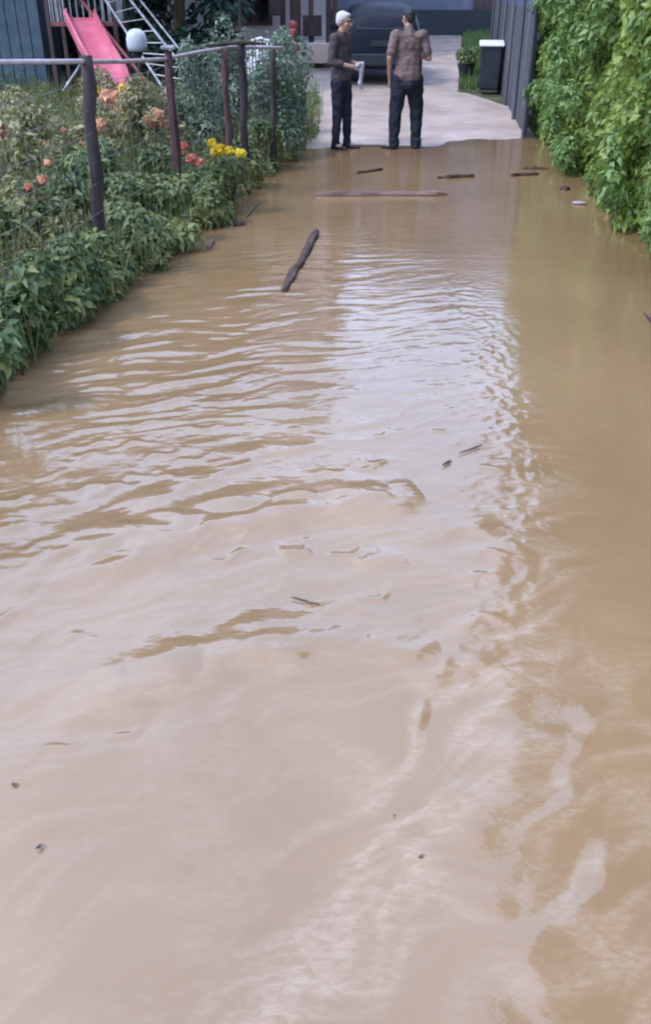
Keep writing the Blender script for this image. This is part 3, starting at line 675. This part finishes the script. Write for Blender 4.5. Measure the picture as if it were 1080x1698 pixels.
# ------------------------------------------------------------------ buildings
def house(name, label, x0, x1, y0, depth, h, wallm, roofm, wins=(), doors=(), plinth=None, roofh=2.0):
    z0 = gz((x0 + x1) / 2, y0); o = empty(name, ((x0 + x1) / 2, y0, z0)); tag(o, label, 'house'); w = x1 - x0
    bm = bmesh.new(); box(bm, (0, depth / 2, h / 2 - .1), (w, depth, h + .2)); obj('wall', bm, wallm, o)
    bm = bmesh.new(); e = .5
    pr = [(-w / 2 - e, h - .1), (0, h + roofh), (w / 2 + e, h - .1), (w / 2 + e, h + .08), (0, h + roofh + .2), (-w / 2 - e, h + .08)]
    f = [bm.verts.new((a, -e, b)) for a, b in pr]; g = [bm.verts.new((a, depth + e, b)) for a, b in pr]
    for k in range(6): bm.faces.new((f[k], f[(k + 1) % 6], g[(k + 1) % 6], g[k]))
    bm.faces.new((f[0], f[1], f[4], f[5])); bm.faces.new((f[1], f[2], f[3], f[4])); bm.faces.new((g[5], g[4], g[1], g[0])); bm.faces.new((g[4], g[3], g[2], g[1]))
    rf = obj('roof', bm, roofm, o)
    bm = bmesh.new()
    v = [bm.verts.new(p) for p in ((-w / 2, -.003, h - .12), (w / 2, -.003, h - .12), (0, -.003, h + roofh - .12))]; bm.faces.new(v); obj('gable', bm, wallm, o); bm = bmesh.new()
    v2 = [bm.verts.new(p) for p in ((-w / 2, depth + .003, h - .12), (w / 2, depth + .003, h - .12), (0, depth + .003, h + roofh - .12))]; bm.faces.new(v2); obj('gable', bm, wallm, o)
    bm = bmesh.new(); box(bm, (w * .22, depth * .5, h + roofh * .8), (.5, .5, 1.4)); obj('chimney', bm, M['roof'], rf)
    for (wx, wz, ww, wh) in wins:
        bm = bmesh.new()
        for s_ in (-1, 1):
            box(bm, (wx + s_ * ww / 2, -.03, wz), (.09, .1, wh + .09)); box(bm, (wx, -.028, wz + s_ * wh / 2), (ww - .092, .09, .09))
        box(bm, (wx, -.026, wz), (.05, .07, wh - .092))
        f_ = obj('window', bm, M['dark_wood'], o); bm = bmesh.new(); box(bm, (wx, -.006, wz), (ww - .05, .02, wh - .05)); obj('pane', bm, M['glass'], f_)
    for (dx, dz, dw, dh) in doors:
        bm = bmesh.new(); box(bm, (dx, -.02, dz + dh / 2), (dw, .07, dh), bev=.01); dr = obj('door', bm, M['dark_wood'], o)
        bm = bmesh.new(); box(bm, (dx + dw * .4, -.075, dz + 1), (.03, .04, .14)); obj('handle', bm, M['metal'], dr)
    if plinth:
        bm = bmesh.new(); box(bm, (0, -.06, plinth / 2 - .1), (w + .1, .12, plinth + .2)); obj('plinth', bm, M['bin'], o)
    return o
# house closing the far end of the path
house('house', 'blue grey house with a dark base closing the far end of the path', -.2, 11, 36.3, 8, 6.2, M['wallb'], M['roof'], wins=((-3.6, 4.6, 1.2, 1.3), (-.8, 4.6, 1.2, 1.3), (-1.3, 1.9, 1.2, 1.2), (2, 4.6, 1.2, 1.3), (3.5, 1.9, 1.2, 1.2)), doors=((.4, 0, .95, 2.1),), plinth=.75)
# porch house on the left
ph = house('house', 'white walled house with dark brown wooden porch posts on the left', -6.5, .1, 26.5, 8, 6.4, M['wallw'], M['roof'], wins=((2.2, 4.6, 1.1, 1.3), (-.2, 4.6, 1.1, 1.3), (-2.2, 4.6, 1.1, 1.3), (1.3, 1.4, .9, 1.2)), doors=(), roofh=2.6)
O = ph.location
bm = bmesh.new(); box(bm, (1.7, -1.2, .2), (3.4, 2.2, .45), bev=.02); obj('porch_floor', bm, M['path'], ph)
for px in (469, 490, 516, 545, 556):
    A = at(px, 20, Y=24.4); bm = bmesh.new(); box(bm, (A.x - O.x, -2.1, 1.6), (.13 if px != 490 else .26, .12, 2.6), bev=.01); obj('porch_post', bm, M['dark_wood'], ph)
bm = bmesh.new(); box(bm, (1.7, -1.1, 2.95), (3.7, 2.6, .12)); obj('porch_roof', bm, M['roof'], ph)
a = at(502, 25, Y=24.3); b = at(534, 60, Y=24.3)
bm = bmesh.new(); box(bm, ((a.x + b.x) / 2 - O.x, -2.22, (a.z + b.z) / 2 - O.z), (abs(b.x - a.x), .06, a.z - b.z), bev=.008)
for k in range(6): box(bm, (a.x - O.x + (k + .5) * (b.x - a.x) / 6, -2.262, (a.z + b.z) / 2 - O.z), (.05, .02, (a.z - b.z) * .94))
obj('railing_panel', bm, M['dark_wood'], ph)
a = at(446, 0, Y=24.3); b = at(468, 26, Y=24.3)
bm = bmesh.new(); box(bm, ((a.x + b.x) / 2 - O.x, -2.2, (a.z + b.z) / 2 - O.z + .3), (abs(b.x - a.x), .08, a.z - b.z + .6), bev=.01); obj('shutter', bm, M['dark_wood'], ph)
# dark shed on the far left
sh = empty('shed', (-6.9, 19.0, gz(-6.9, 19))); tag(sh, 'dark blue grey shed at the far left behind the slide tower', 'shed')
bm = bmesh.new(); box(bm, (0, 1.5, 1.5), (2.9, 3, 3.2)); obj('wall', bm, M['shed'], sh)
bm = bmesh.new()
for k in range(14): box(bm, (-1.38 + k * .212, -.012, 1.45), (.19, .03, 3.0))
obj('cladding', bm, M['shed'], sh)
bm = bmesh.new(); box(bm, (0, 1.5, 3.2), (3.5, 3.7, .14), rx=R(5)); obj('roof', bm, M['roof'], sh)
bm = bmesh.new(); box(bm, (-.3, -.05, 1.05), (.95, .05, 2.1), bev=.01); dr = obj('door', bm, M['fencegrey'], sh)
bm = bmesh.new(); box(bm, (.08, -.09, 1.05), (.03, .04, .12)); obj('handle', bm, M['metal'], dr)

# white garden chair in front of the porch
ch = empty('garden_chair', (*at(430, 60, Y=17.5).xy, gz(-1.3, 17.5))); tag(ch, 'pale plastic garden chair standing behind the fence before the porch house', 'chair')
hc = .5
bm = bmesh.new(); box(bm, (0, 0, hc), (.46, .44, .03), bev=.012); obj('seat', bm, M['white'], ch)
bm = bmesh.new()
tube(bm, [(-.23, .22, hc), (-.24, .27, hc + .35), (-.15, .29, hc + .52), (0, .3, hc + .56), (.15, .29, hc + .52), (.24, .27, hc + .35), (.23, .22, hc)], .02, 7)
for k in range(-3, 4): box(bm, (k * .062, .265, hc + .26), (.035, .014, .50), rx=R(-7))
obj('backrest', bm, M['white'], ch)
for s_ in (-1, 1):
    bm = bmesh.new(); tube(bm, [(s_ * .25, -.2, hc), (s_ * .27, -.2, hc + .2), (s_ * .27, 0, hc + .23), (s_ * .25, .26, hc + .22)], .018, 7); obj('armrest', bm, M['white'], ch)
    for t_ in (-1, 1):
        bm = bmesh.new(); tube(bm, [(s_ * .21, t_ * .19, hc), (s_ * .26, t_ * .24, -.02)], [.022, .016], 7); obj('leg', bm, M['white'], ch)

# grey board fence beyond the hedge
gf = empty('board_fence', (3.5, 16, gz(3.4, 16))); tag(gf, 'dark grey upright board fence between the hedge and the black bin', 'fence')
O = gf.location
A = at(872, 218, z=.05); A = Vector((3.08, 14.5, .03)); Bp = Vector((4.05, 24.0, .3)); n_ = 52
bm = bmesh.new(); d = (Bp - A); ang = math.atan2(d.y, d.x); Ln = Vector((d.x, d.y, 0)).length
for i in range(n_):
    f = (i + .5) / n_; p = A.lerp(Bp, f); hgt = 1.62 + .03 * random.uniform(-1, 1)
    box(bm, (p.x - O.x + random.uniform(-.006, .006), p.y - O.y, p.z - O.z + hgt / 2), (Ln / n_ * .93, .022, hgt), rz=ang)
obj('boards', bm, M['fencegrey'], gf)
bm = bmesh.new()
for z in (.35, 1.35):
    p = A.lerp(Bp, .5); box(bm, (p.x - O.x + .03, p.y - O.y, p.z - O.z + z), (Ln, .04, .08), rz=ang, ry=-math.atan2(d.z, Ln) * 1)
obj('rail', bm, M['fencegrey'], gf)
for i in range(6):
    p = A.lerp(Bp, i / 5); bm = bmesh.new(); tube(bm, [(p.x - O.x - .045, p.y - O.y, -.2), (p.x - O.x - .045, p.y - O.y, p.z - O.z + 1.85), (p.x - O.x - .01, p.y - O.y, p.z - O.z + 1.98)], .030, 8); obj('post', bm, M['fencegrey'], gf)

# black bin and plant pot
p = at(806, 150, z=.26); bn = empty('bin', (p.x + .05, p.y, gz(p.x, p.y) - .02), R(-8)); tag(bn, 'tall black bin with a pale lid standing by the grey fence', 'bin')
bm = bmesh.new(); box(bm, (0, 0, .43), (.44, .46, .80), bev=.03)
for v in bm.verts:
    k = .86 + .14 * (v.co.z / .9); v.co.x *= k; v.co.y *= k
obj('body', bm, M['bin'], bn)
bm = bmesh.new(); box(bm, (0, -.01, .865), (.50, .55, .05), bev=.02, rx=R(6)); ld = obj('lid', bm, M['white'], bn)
for s_ in (-1, 1):
    bm = bmesh.new(); bmesh.ops.create_cone(bm, cap_ends=True, segments=20, radius1=.1, radius2=.1, depth=.05, matrix=Matrix.Translation((s_ * .2, .27, .1)) @ Matrix.Rotation(R(90), 4, 'Y')); obj('wheel', bm, M['rubber'], bn)
bm = bmesh.new(); tube(bm, [(-.2, .26, .78), (-.2, .31, .80), (.2, .31, .80), (.2, .26, .78)], .014, 6); obj('handle', bm, M['bin'], bn)
p = at(772, 133, z=.3); pt = empty('plant_pot', (p.x, p.y, gz(p.x, p.y) - .03)); tag(pt, 'dark plant pot with a small green plant beside the black bin', 'plant pot')
bm = bmesh.new(); tube(bm, [(0, 0, 0), (0, 0, .26), (0, 0, .30), (0, 0, .31), (0, 0, .27)], [.13, .19, .215, .18, .17], 18); obj('pot', bm, M['bin'], pt)
foliage('foliage', [(0, 0, .4, .2), (.1, 0, .52, .14), (-.1, .05, .5, .13)], 500, .08, M['mid_leaf'], pt)

# ------------------------------------------------------------------ dark car between the two persons
car = empty('parked_car', (.98 * 21 / 21 + .22, 20.9, float(pathz(np.float64(1.2), np.float64(22.0))) - .02)); tag(car, 'dark blue black car parked on the path behind the two persons', 'car')
def car_body():
    # cross sections along y (rear at 0): (y, half width low, half width shoulder, half width roof, z low, z shoulder, z roof)
    secs = [(0.0, .78, .80, .62, .42, .88, 1.02), (.06, .84, .86, .66, .30, .92, 1.24), (.30, .87, .89, .66, .26, .94, 1.50), (.9, .88, .90, .66, .24, .95, 1.56), (2.2, .88, .90, .66, .24, .95, 1.55),
            (2.9, .88, .90, .70, .24, .96, 1.30), (3.3, .88, .89, .80, .24, .97, 1.02), (4.1, .85, .85, .76, .28, .86, .90), (4.35, .76, .76, .66, .40, .72, .76)]
    bm = bmesh.new(); rows = []
    for (y, wl_, ws, wr_, zl, zs, zr) in secs:
        pr = [(-wl_ * .93, zl), (-wl_, zl + .12), (-ws, (zl + zs) / 2 + .1), (-ws * .985, zs), (-(wr_ + .04), zr - .10), (-wr_ * .86, zr - .015), (0, zr + .02)]
        pr = pr + [(-a, b) for a, b in pr[-2::-1]]
        rows.append([bm.verts.new((a, y, b)) for a, b in pr])
    n = len(rows[0])
    for i in range(len(rows) - 1):
        for k in range(n): bm.faces.new((rows[i][k], rows[i][(k + 1) % n], rows[i + 1][(k + 1) % n], rows[i + 1][k]))
    bm.faces.new(rows[0][::-1]); bm.faces.new(rows[-1]); return bm
bo = obj('body', car_body(), M['car'], car, smooth=True)
sm = bo.modifiers.new('sub', 'SUBSURF'); sm.levels = sm.render_levels = 1
def quad(bm, pts):
    v = [bm.verts.new(p) for p in pts]; bm.faces.new(v)
    return bm
bm = bmesh.new(); box(bm, (0, .085, 1.18), (1.12, .03, .34), rx=R(-22), bev=.012); obj('rear_window', bm, M['glass'], car)
for s_ in (-1, 1):
    bm = bmesh.new(); box(bm, (s_ * .762, 1.4, 1.2), (.03, 1.7, .28), ry=R(-s_ * 20), bev=.01); obj('side_window', bm, M['glass'], car)
    bm = bmesh.new(); box(bm, (s_ * .72, .02, .88), (.16, .06, .22), bev=.02); obj('tail_light', bm, M['lampred'], car)
    for y in (.75, 3.45):
        bm = bmesh.new(); bmesh.ops.create_cone(bm, cap_ends=True, segments=28, radius1=.33, radius2=.33, depth=.2, matrix=Matrix.Translation((s_ * .80, y, .33)) @ Matrix.Rotation(R(90), 4, 'Y'))
        wh = obj('wheel', bm, M['rubber'], car); bm = bmesh.new(); bmesh.ops.create_cone(bm, cap_ends=True, segments=20, radius1=.2, radius2=.17, depth=.03, matrix=Matrix.Translation((s_ * .908, y, .33)) @ Matrix.Rotation(R(90), 4, 'Y')); obj('rim', bm, M['metal'], wh)
    bm = bmesh.new(); box(bm, (s_ * 1.0, 2.75, 1.05), (.18, .1, .13), bev=.03); obj('mirror', bm, M['car'], car)
bm = bmesh.new(); box(bm, (0, -.02, .48), (1.6, .12, .24), bev=.04); obj('bumper', bm, M['bin'], car)
bm = bmesh.new(); box(bm, (0, -.02, .78), (.52, .03, .11), bev=.005); obj('number_plate', bm, M['bin'], car)

# ------------------------------------------------------------------ people
def ell(bm, c, s, rot=None):
    r = bmesh.ops.create_icosphere(bm, subdivisions=2, radius=1)
    Mx = Matrix.Translation(c) @ (rot if rot else Matrix()) @ Matrix.Diagonal((*s, 1)); bmesh.ops.transform(bm, matrix=Mx, verts=r['verts'])
def limb(bm, p0, p1, r0, r1, fx=1, fy=1):
    p0 = Vector(p0); p1 = Vector(p1); n = max(2, int((p1 - p0).length / (min(r0, r1) * .45)))
    for i in range(n + 1):
        f = i / n; r = r0 + (r1 - r0) * f; ell(bm, p0.lerp(p1, f), (r * fx, r * fy, r))
def remesh(o, vox, sm=4):
    r = o.modifiers.new('remesh', 'REMESH'); r.mode = 'VOXEL'; r.voxel_size = vox; r.use_smooth_shade = True
    s = o.modifiers.new('smooth', 'SMOOTH'); s.iterations = sm; s.factor = .5
    return o
ctex = bpy.data.textures.new('folds', 'CLOUDS'); ctex.noise_scale = .11; ctex.noise_depth = 2
def crease(o, st):
    d = o.modifiers.new('folds', 'DISPLACE'); d.texture = ctex; d.texture_coords = 'LOCAL'; d.strength = st; d.mid_level = .5
    return o
def hand(bm, wrist, dr, palm_n, side, curl):
    """wrist pos, direction of forearm, palm normal, thumb side vector"""
    dr = Vector(dr).normalized(); pn_ = Vector(palm_n).normalized(); sd_ = Vector(side).normalized(); wrist = Vector(wrist)
    for k in range(4):      # palm: four fused metacarpals
        o_ = sd_ * (.027 - .018 * k); limb(bm, wrist + o_ * .5, wrist + dr * .085 + o_, .015, .0125)
    for k, ln in enumerate((.072, .080, .074, .058)):
        o_ = sd_ * (.029 - .0195 * k); p = wrist + dr * .088 + o_; a = curl * .5
        for q, s_ in enumerate((.45, .3, .25)):
            d_ = (dr * math.cos(a) + pn_ * math.sin(a)).normalized(); p2 = p + d_ * ln * s_; limb(bm, p, p2, .0092 - .0008 * q, .0086 - .0008 * q); p = p2; a += curl * .6
    p = wrist + dr * .025 + sd_ * .026; d_ = (dr * .7 + sd_ * .6 + pn_ * .3).normalized(); p2 = p + d_ * .042; limb(bm, p, p2, .013, .011)
    d2 = (d_ + dr * .4 + pn_ * .3).normalized(); limb(bm, p2, p2 + d2 * .032, .0105, .009)
def person(loc, rz, label, J, shirt, hair, haircol, sleeve, hc, curl=(.6, .6), slim=1.0):
    """J: joint positions, local, facing -Y.  one continuous body, clothes over it"""
    o = empty('person', loc, rz); tag(o, label, 'person', 'persons standing at the water edge')
    V = {k: Vector(v) for k, v in J.items()}
    body = bmesh.new()
    limb(body, V['pelvis'], V['waist'], .13 * slim, .115 * slim, 1.12, .80); limb(body, V['waist'], V['chest'], .115 * slim, .135 * slim, 1.15, .76)
    limb(body, V['chest'], V['chest'] + Vector((0, 0, .12)), .13 * slim, .09, 1.15, .75)
    limb(body, V['neck'], V['head'] + Vector((0, .015, -.09)), .062, .055)
    H = V['head']; fwd = V['face'].normalized(); ang = math.atan2(fwd.x, -fwd.y); RM = Matrix.Rotation(ang, 4, 'Z') @ Matrix.Rotation(R(J.get('nod', (0,))[0] if False else 6), 4, 'X')
    def hp(x, y, z): return H + (RM @ Vector((x, y, z)))
    ell(body, hp(0, .012, .025), (.077, .096, .095), RM); ell(body, hp(0, -.022, -.04), (.060, .070, .080), RM)     # cranium, jaw
    ell(body, hp(0, -.055, -.095), (.028, .026, .022), RM)                        # chin
    ell(body, hp(0, -.100, -.018), (.013, .018, .028), RM); ell(body, hp(0, -.112, -.035), (.016, .014, .012), RM)      # nose
    ell(body, hp(0, -.082, .03), (.052, .016, .012), RM)                          # brow
    for s_ in (-1, 1):
        ell(body, hp(s_ * .080, .01, -.01), (.010, .020, .032), RM)               # ears
        ell(body, hp(s_ * .042, -.068, -.028), (.020, .018, .018), RM)            # cheeks
    ell(body, hp(0, -.088, -.063), (.024, .010, .008), RM)                        # lips
    for k in 'LR':
        sh_, elb, wr_ = V['sh' + k], V['el' + k], V['wr' + k]
        limb(body, V['chest'] + Vector((0, 0, .08)), sh_, .07, .058); limb(body, sh_, elb, .052, .040); limb(body, elb, wr_, .041, .027)
        hand(body, wr_ + (wr_ - elb).normalized() * .01, (wr_ - elb), V['pn' + k], V['ts' + k], curl[0 if k == 'L' else 1])
        limb(body, V['hip' + k], V['kn' + k], .082 * slim, .056); limb(body, V['kn' + k], V['kn' + k].lerp(V['an' + k], .35), .055, .057); limb(body, V['kn' + k].lerp(V['an' + k], .35), V['an' + k], .055, .036)
        limb(body, V['an' + k], V['an' + k] + V['ft' + k] * .14 + Vector((0, 0, -.05)), .036, .028)
    remesh(obj('body', body, M['skin'], o), .0062, 3)
    bm = bmesh.new()                                                              # eyes
    for s_ in (-1, 1): ell(bm, hp(s_ * .030, -.078, .004), (.012, .008, .008), RM)
    obj('eyes', bm, M['haird'], o)
    bm = bmesh.new()                                                              # hair
    for (x, y, z, a, b, c_) in [(0, .020, .048, .082, .098, .080), (0, .055, .005, .072, .056, .070), (-.045, .03, .03, .038, .05, .04), (.045, .03, .03, .038, .05, .04), (0, -.045, .080, .058, .045, .030)]:
        ell(bm, hp(x, y, z), (a, b, c_), RM)
    if hair == 'long': limb(bm, hp(0, .06, -.02), hp(0, .085, -.13), .07, .05, 1.1, .8)
    remesh(obj('hair', bm, haircol, o), .006, 2)
    bm = bmesh.new()                                                              # shirt
    limb(bm, V['pelvis'] + Vector((0, .005, -.0)), V['waist'], .180 * slim, .152 * slim, 1.12, .88); limb(bm, V['waist'], V['chest'], .140 * slim, .152 * slim, 1.15, .80)
    limb(bm, V['chest'], V['chest'] + Vector((0, 0, .12)), .150 * slim, .10, 1.15, .78); limb(bm, V['chest'] + Vector((0, 0, .14)), V['neck'], .09, .070)
    for k in 'LR':
        sh_, elb, wr_ = V['sh' + k], V['el' + k], V['wr' + k]
        limb(bm, V['chest'] + Vector((0, 0, .08)), sh_, .09, .073)
        if sleeve < 1: limb(bm, sh_, sh_.lerp(elb, sleeve), .071, .066)
        else: limb(bm, sh_, elb, .070, .056); limb(bm, elb, elb.lerp(wr_, sleeve - 1), .056, .048)
    so_ = crease(remesh(obj('shirt', bm, shirt, o), .0085, 3), .022)
    bm = bmesh.new()                                                              # trousers
    limb(bm, V['pelvis'] + Vector((0, 0, .0)), V['pelvis'] + Vector((0, 0, -.06)), .158 * slim, .170 * slim, 1.12, .90)
    ell(bm, V['pelvis'] + Vector((0, .02, -.10)), (.175 * slim, .15 * slim, .12)); ell(bm, V['pelvis'] + Vector((0, 0, -.16)), (.12, .09, .07))
    for k in 'LR':
        limb(bm, V['pelvis'] + Vector((0, 0, -.05)), V['hip' + k], .135 * slim, .125 * slim); limb(bm, V['hip' + k], V['kn' + k], .124 * slim, .090 * slim)
        limb(bm, V['kn' + k], V['an' + k] + Vector((0, 0, -.02)), .090 * slim, .066 * slim)
        a = V['an' + k]
        for _ in range(3): ell(bm, a + Vector((random.uniform(-.012, .012), random.uniform(-.012, .012), -.02 + .035 * _)), (.074 * slim, .074 * slim, .03))
    crease(remesh(obj('trousers', bm, M['trouser'], o), .0085, 3), .030)
    for k in 'LR':                                                                # shoes
        bm = bmesh.new(); a = V['an' + k]; f = V['ft' + k]
        hz = a.z - .045
        limb(bm, a + Vector((0, 0, -.02)), Vector((a.x, a.y, .045)) - f * .03, .045, .042, 1, 1)
        limb(bm, Vector((a.x, a.y, .045)) - f * .03, Vector((a.x, a.y, .034)) + f * .17, .043, .034, 1.05, 1.05)
        for v in bm.verts: v.co.z = max(v.co.z, .004)
        remesh(obj('shoe', bm, M['shoe'], o), .007, 2)
    return o

# white haired person, turned to the right, forearms raised in front
yA = 13.40; zA = max(float(pathz(np.float64(.2), np.float64(yA)) + path_noise(np.array([.2]), np.array([yA]))[0]), -.02)
JA = dict(pelvis=(0, 0, .93), waist=(0, .01, 1.08), chest=(0, .01, 1.26), neck=(0, .0, 1.45), head=(0, -.035, 1.60), face=(.15, -1, 0),
  shL=(.17, .01, 1.40), shR=(-.17, .01, 1.40), elL=(.21, .03, 1.12), elR=(-.21, .03, 1.12), wrL=(.07, -.20, 1.10), wrR=(-.06, -.22, 1.07),
  pnL=(-.3, 0, -1), pnR=(.3, 0, -1), tsL=(-.3, -.4, .8), tsR=(.3, -.4, .8),
  hipL=(.085, 0, .87), hipR=(-.085, 0, .87), knL=(.095, -.05, .48), knR=(-.095, .0, .48), anL=(.10, -.04, .085), anR=(-.10, .03, .085), ftL=(.25, -.95, 0), ftR=(-.1, -1, 0))
pa = person((.215, yA, zA + .0), R(58), 'white haired person in a dark brown shirt and navy trousers holding a pale cloth', JA, M['shirt_dark'], 'short', M['hairw'], 1.45, None, (1.0, 1.0), .84)
# pale cloth held in the hands (own thing)
hold = Matrix.Translation((.215, yA, zA)) @ Matrix.Rotation(R(58), 4, 'Z')
bm = bmesh.new()
base_ = [(.03, -.315, 1.075), (.0, -.325, 1.02), (.01, -.315, .95), (-.01, -.31, .87), (.02, -.32, .81)]
for i in range(len(base_) - 1):
    limb(bm, base_[i], base_[i + 1], .034 + .006 * (i % 2), .038 - .004 * i, 1.3, .6)
limb(bm, (-.07, -.30, 1.09), (.08, -.29, 1.10), .03, .032, 1, .9)
bmesh.ops.transform(bm, matrix=Matrix.Rotation(R(58), 4, 'Z'), verts=bm.verts)
cl_o = obj('cloth', bm, M['cloth']); cl_o.location = (.215, yA, zA); remesh(cl_o, .008, 3); tag(cl_o, 'pale cloth hanging from the hands of the white haired person', 'cloth')

# dark haired person seen from behind, one arm hanging, the other bent to the front
yB = 13.42; xB = 1.13; zB = max(float(pathz(np.float64(xB), np.float64(yB)) + path_noise(np.array([xB]), np.array([yB]))[0]), -.02)
JB = dict(pelvis=(0, 0, .95), waist=(0, .01, 1.10), chest=(0, .0, 1.30), neck=(0, -.01, 1.50), head=(.0, -.05, 1.64), face=(-.25, -1, 0),
  shL=(.195, .01, 1.44), shR=(-.195, .01, 1.44), elL=(.29, .03, 1.16), elR=(-.28, .04, 1.17), wrL=(.10, -.20, 1.22), wrR=(-.25, -.03, .93),
  pnL=(-.6, .3, -.5), pnR=(1, 0, 0), tsL=(-.2, 0, 1), tsR=(0, -1, 0),
  hipL=(.10, 0, .90), hipR=(-.10, 0, .90), knL=(.16, -.02, .50), knR=(-.16, -.0, .50), anL=(.15, .03, .085), anR=(-.17, .02, .085), ftL=(.2, -1, 0), ftR=(-.75, -.66, 0))
# facing away from the viewer: mirror the pose so the hanging arm is on the viewer's left
for k in list(JB): 
    if k.endswith('L') or k.endswith('R') or k == 'face': JB[k] = (-JB[k][0], JB[k][1], JB[k][2])
sw = {}
for k, v in JB.items():
    sw[(k[:-1] + ('R' if k[-1] == 'L' else 'L')) if k[-1] in 'LR' else k] = v
person((xB, yB, zB), R(180 + 14), 'dark haired person seen from behind in a brown short sleeved shirt and dark trousers', sw, M['plaid'], 'short', M['haird'], .75, None, (.6, .9), 1.06)

# ------------------------------------------------------------------ floating wood and debris
def stick(lab, a, b, r, m='bark_wet', name='floating_stick', flat=1.0, cat='stick', n=7, group='wood floating on the flood'):
    A = at(*a, z=.008); B = at(*b, z=.008); c = (A + B) / 2; bm = bmesh.new()
    pts = rough_pts(A - c, B - c, n, r * (.35 if m != 'plank' else .08)); rad = [r * random.uniform(.75, 1.1) for _ in pts]; rad[0] *= .6; rad[-1] *= .75
    tube(bm, pts, rad, 9, jit=.12)
    for v in bm.verts: v.co.z *= flat
    o = obj(name, bm, M[m]); o.location = (c.x, c.y, .010); tag(o, lab, cat, group); return o
stick('long reddish plank floating across the flood in front of the two persons', (523, 323), (742, 322), .050, 'plank', 'floating_plank', .8, 'plank', 12)
stick('dark stick floating at a slant on the left, pointing to the persons', (471, 483), (525, 383), .034, 'bark_wet', n=10, flat=.75)
stick('short wood piece floating just below the white haired person', (592, 287), (634, 281), .022)
stick('dark wood piece floating right of the person seen from behind', (727, 295), (786, 292), .030)
stick('thin wood piece floating near the hedge, nearer the viewer', (848, 291), (893, 289), .026)
stick('thin wood piece floating near the hedge, just behind another', (868, 279), (910, 280), .022)
stick('dark broken wood chunk floating by the left bank below the fence', (389, 373), (405, 371), .032, n=4)
stick('thin pale stick leaning on the left bank below the fence posts', (408, 360), (428, 336), .012, 'plank')
stick('small brown wood scrap at the left bank', (346, 412), (353, 398), .022, 'plank', n=4)
stick('thin dark twig at the right frame edge in the flood', (1070, 520), (1092, 545), .012, n=4)
stick('tiny dark twig floating in the middle of the near water', (484, 991), (530, 1003), .0035, n=6)
stick('short dark twig floating right of centre in the near water', (735, 772), (748, 764), .006, n=3)
stick('thin dark twig floating beside the short one in the near water', (762, 752), (800, 738), .004, n=4)
# pale litter at the hedge foot
def litter(lab, px, py, s, m):
    p = at(px, py, z=.012); bm = bmesh.new(); r = bmesh.ops.create_icosphere(bm, subdivisions=2, radius=1)
    for v in bm.verts:
        v.co = Vector((v.co.x * s * 1.5, v.co.y * s, v.co.z * s * .35)) * (1 + .35 * mnoise.noise(v.co * 1.7 + Vector((px, py, 0))))
    o = obj('debris', bm, m, smooth=True); o.location = p; o.rotation_euler = (0, 0, random.uniform(0, 3)); tag(o, lab, 'debris', 'debris caught at the hedge foot')
litter('dark lump of debris on the right near the hedge foot', 938, 312, .055, M['bark_wet'])
litter('pale flat scrap nearest the viewer at the hedge foot', 962, 336, .05, M['rail'])

# small dead leaves drifting on the near water
M['dead_leaf'] = mat('dead_leaf', (.05, .03, .02), .6, (.12, .08, .05), 20)
for (px, py, sc, lab) in [(24, 1302, .022, 'small dark leaf floating near the left frame edge in the near water'), (66, 1404, .020, 'small dark leaf floating lower left, nearer the viewer'),
    (655, 1352, .008, 'tiny dark fleck floating right of centre in the near water'),
    (396, 1081, .016, 'small dark leaf floating left of centre, middle of the flood'), (700, 1420, .016, 'small dark leaf on the lower right slope of the current')]:
    p = at(px, py, z=.003); bm = bmesh.new(); a = random.uniform(0, 3)
    pts = [(x_ + random.uniform(-.3, .3), y_ + random.uniform(-.3, .3), z_ + random.uniform(0, .15)) for x_, y_, z_ in [(0, -1, 0), (.45, -.3, .12), (.4, .35, .15), (0, 1.1, .02), (-.42, .3, .14), (-.4, -.35, .1)]]; sc *= .55
    up_ = [bm.verts.new((x * sc, y * sc, z * sc + .001)) for x, y, z in pts]; c_ = bm.verts.new((0, 0, .0))
    for k in range(6): bm.faces.new((up_[k], up_[(k + 1) % 6], c_))
    o = obj('floating_leaf', bm, M['dead_leaf']); o.location = p; o.rotation_euler = (0, 0, a); tag(o, lab, 'leaf', 'dead leaves drifting on the flood')
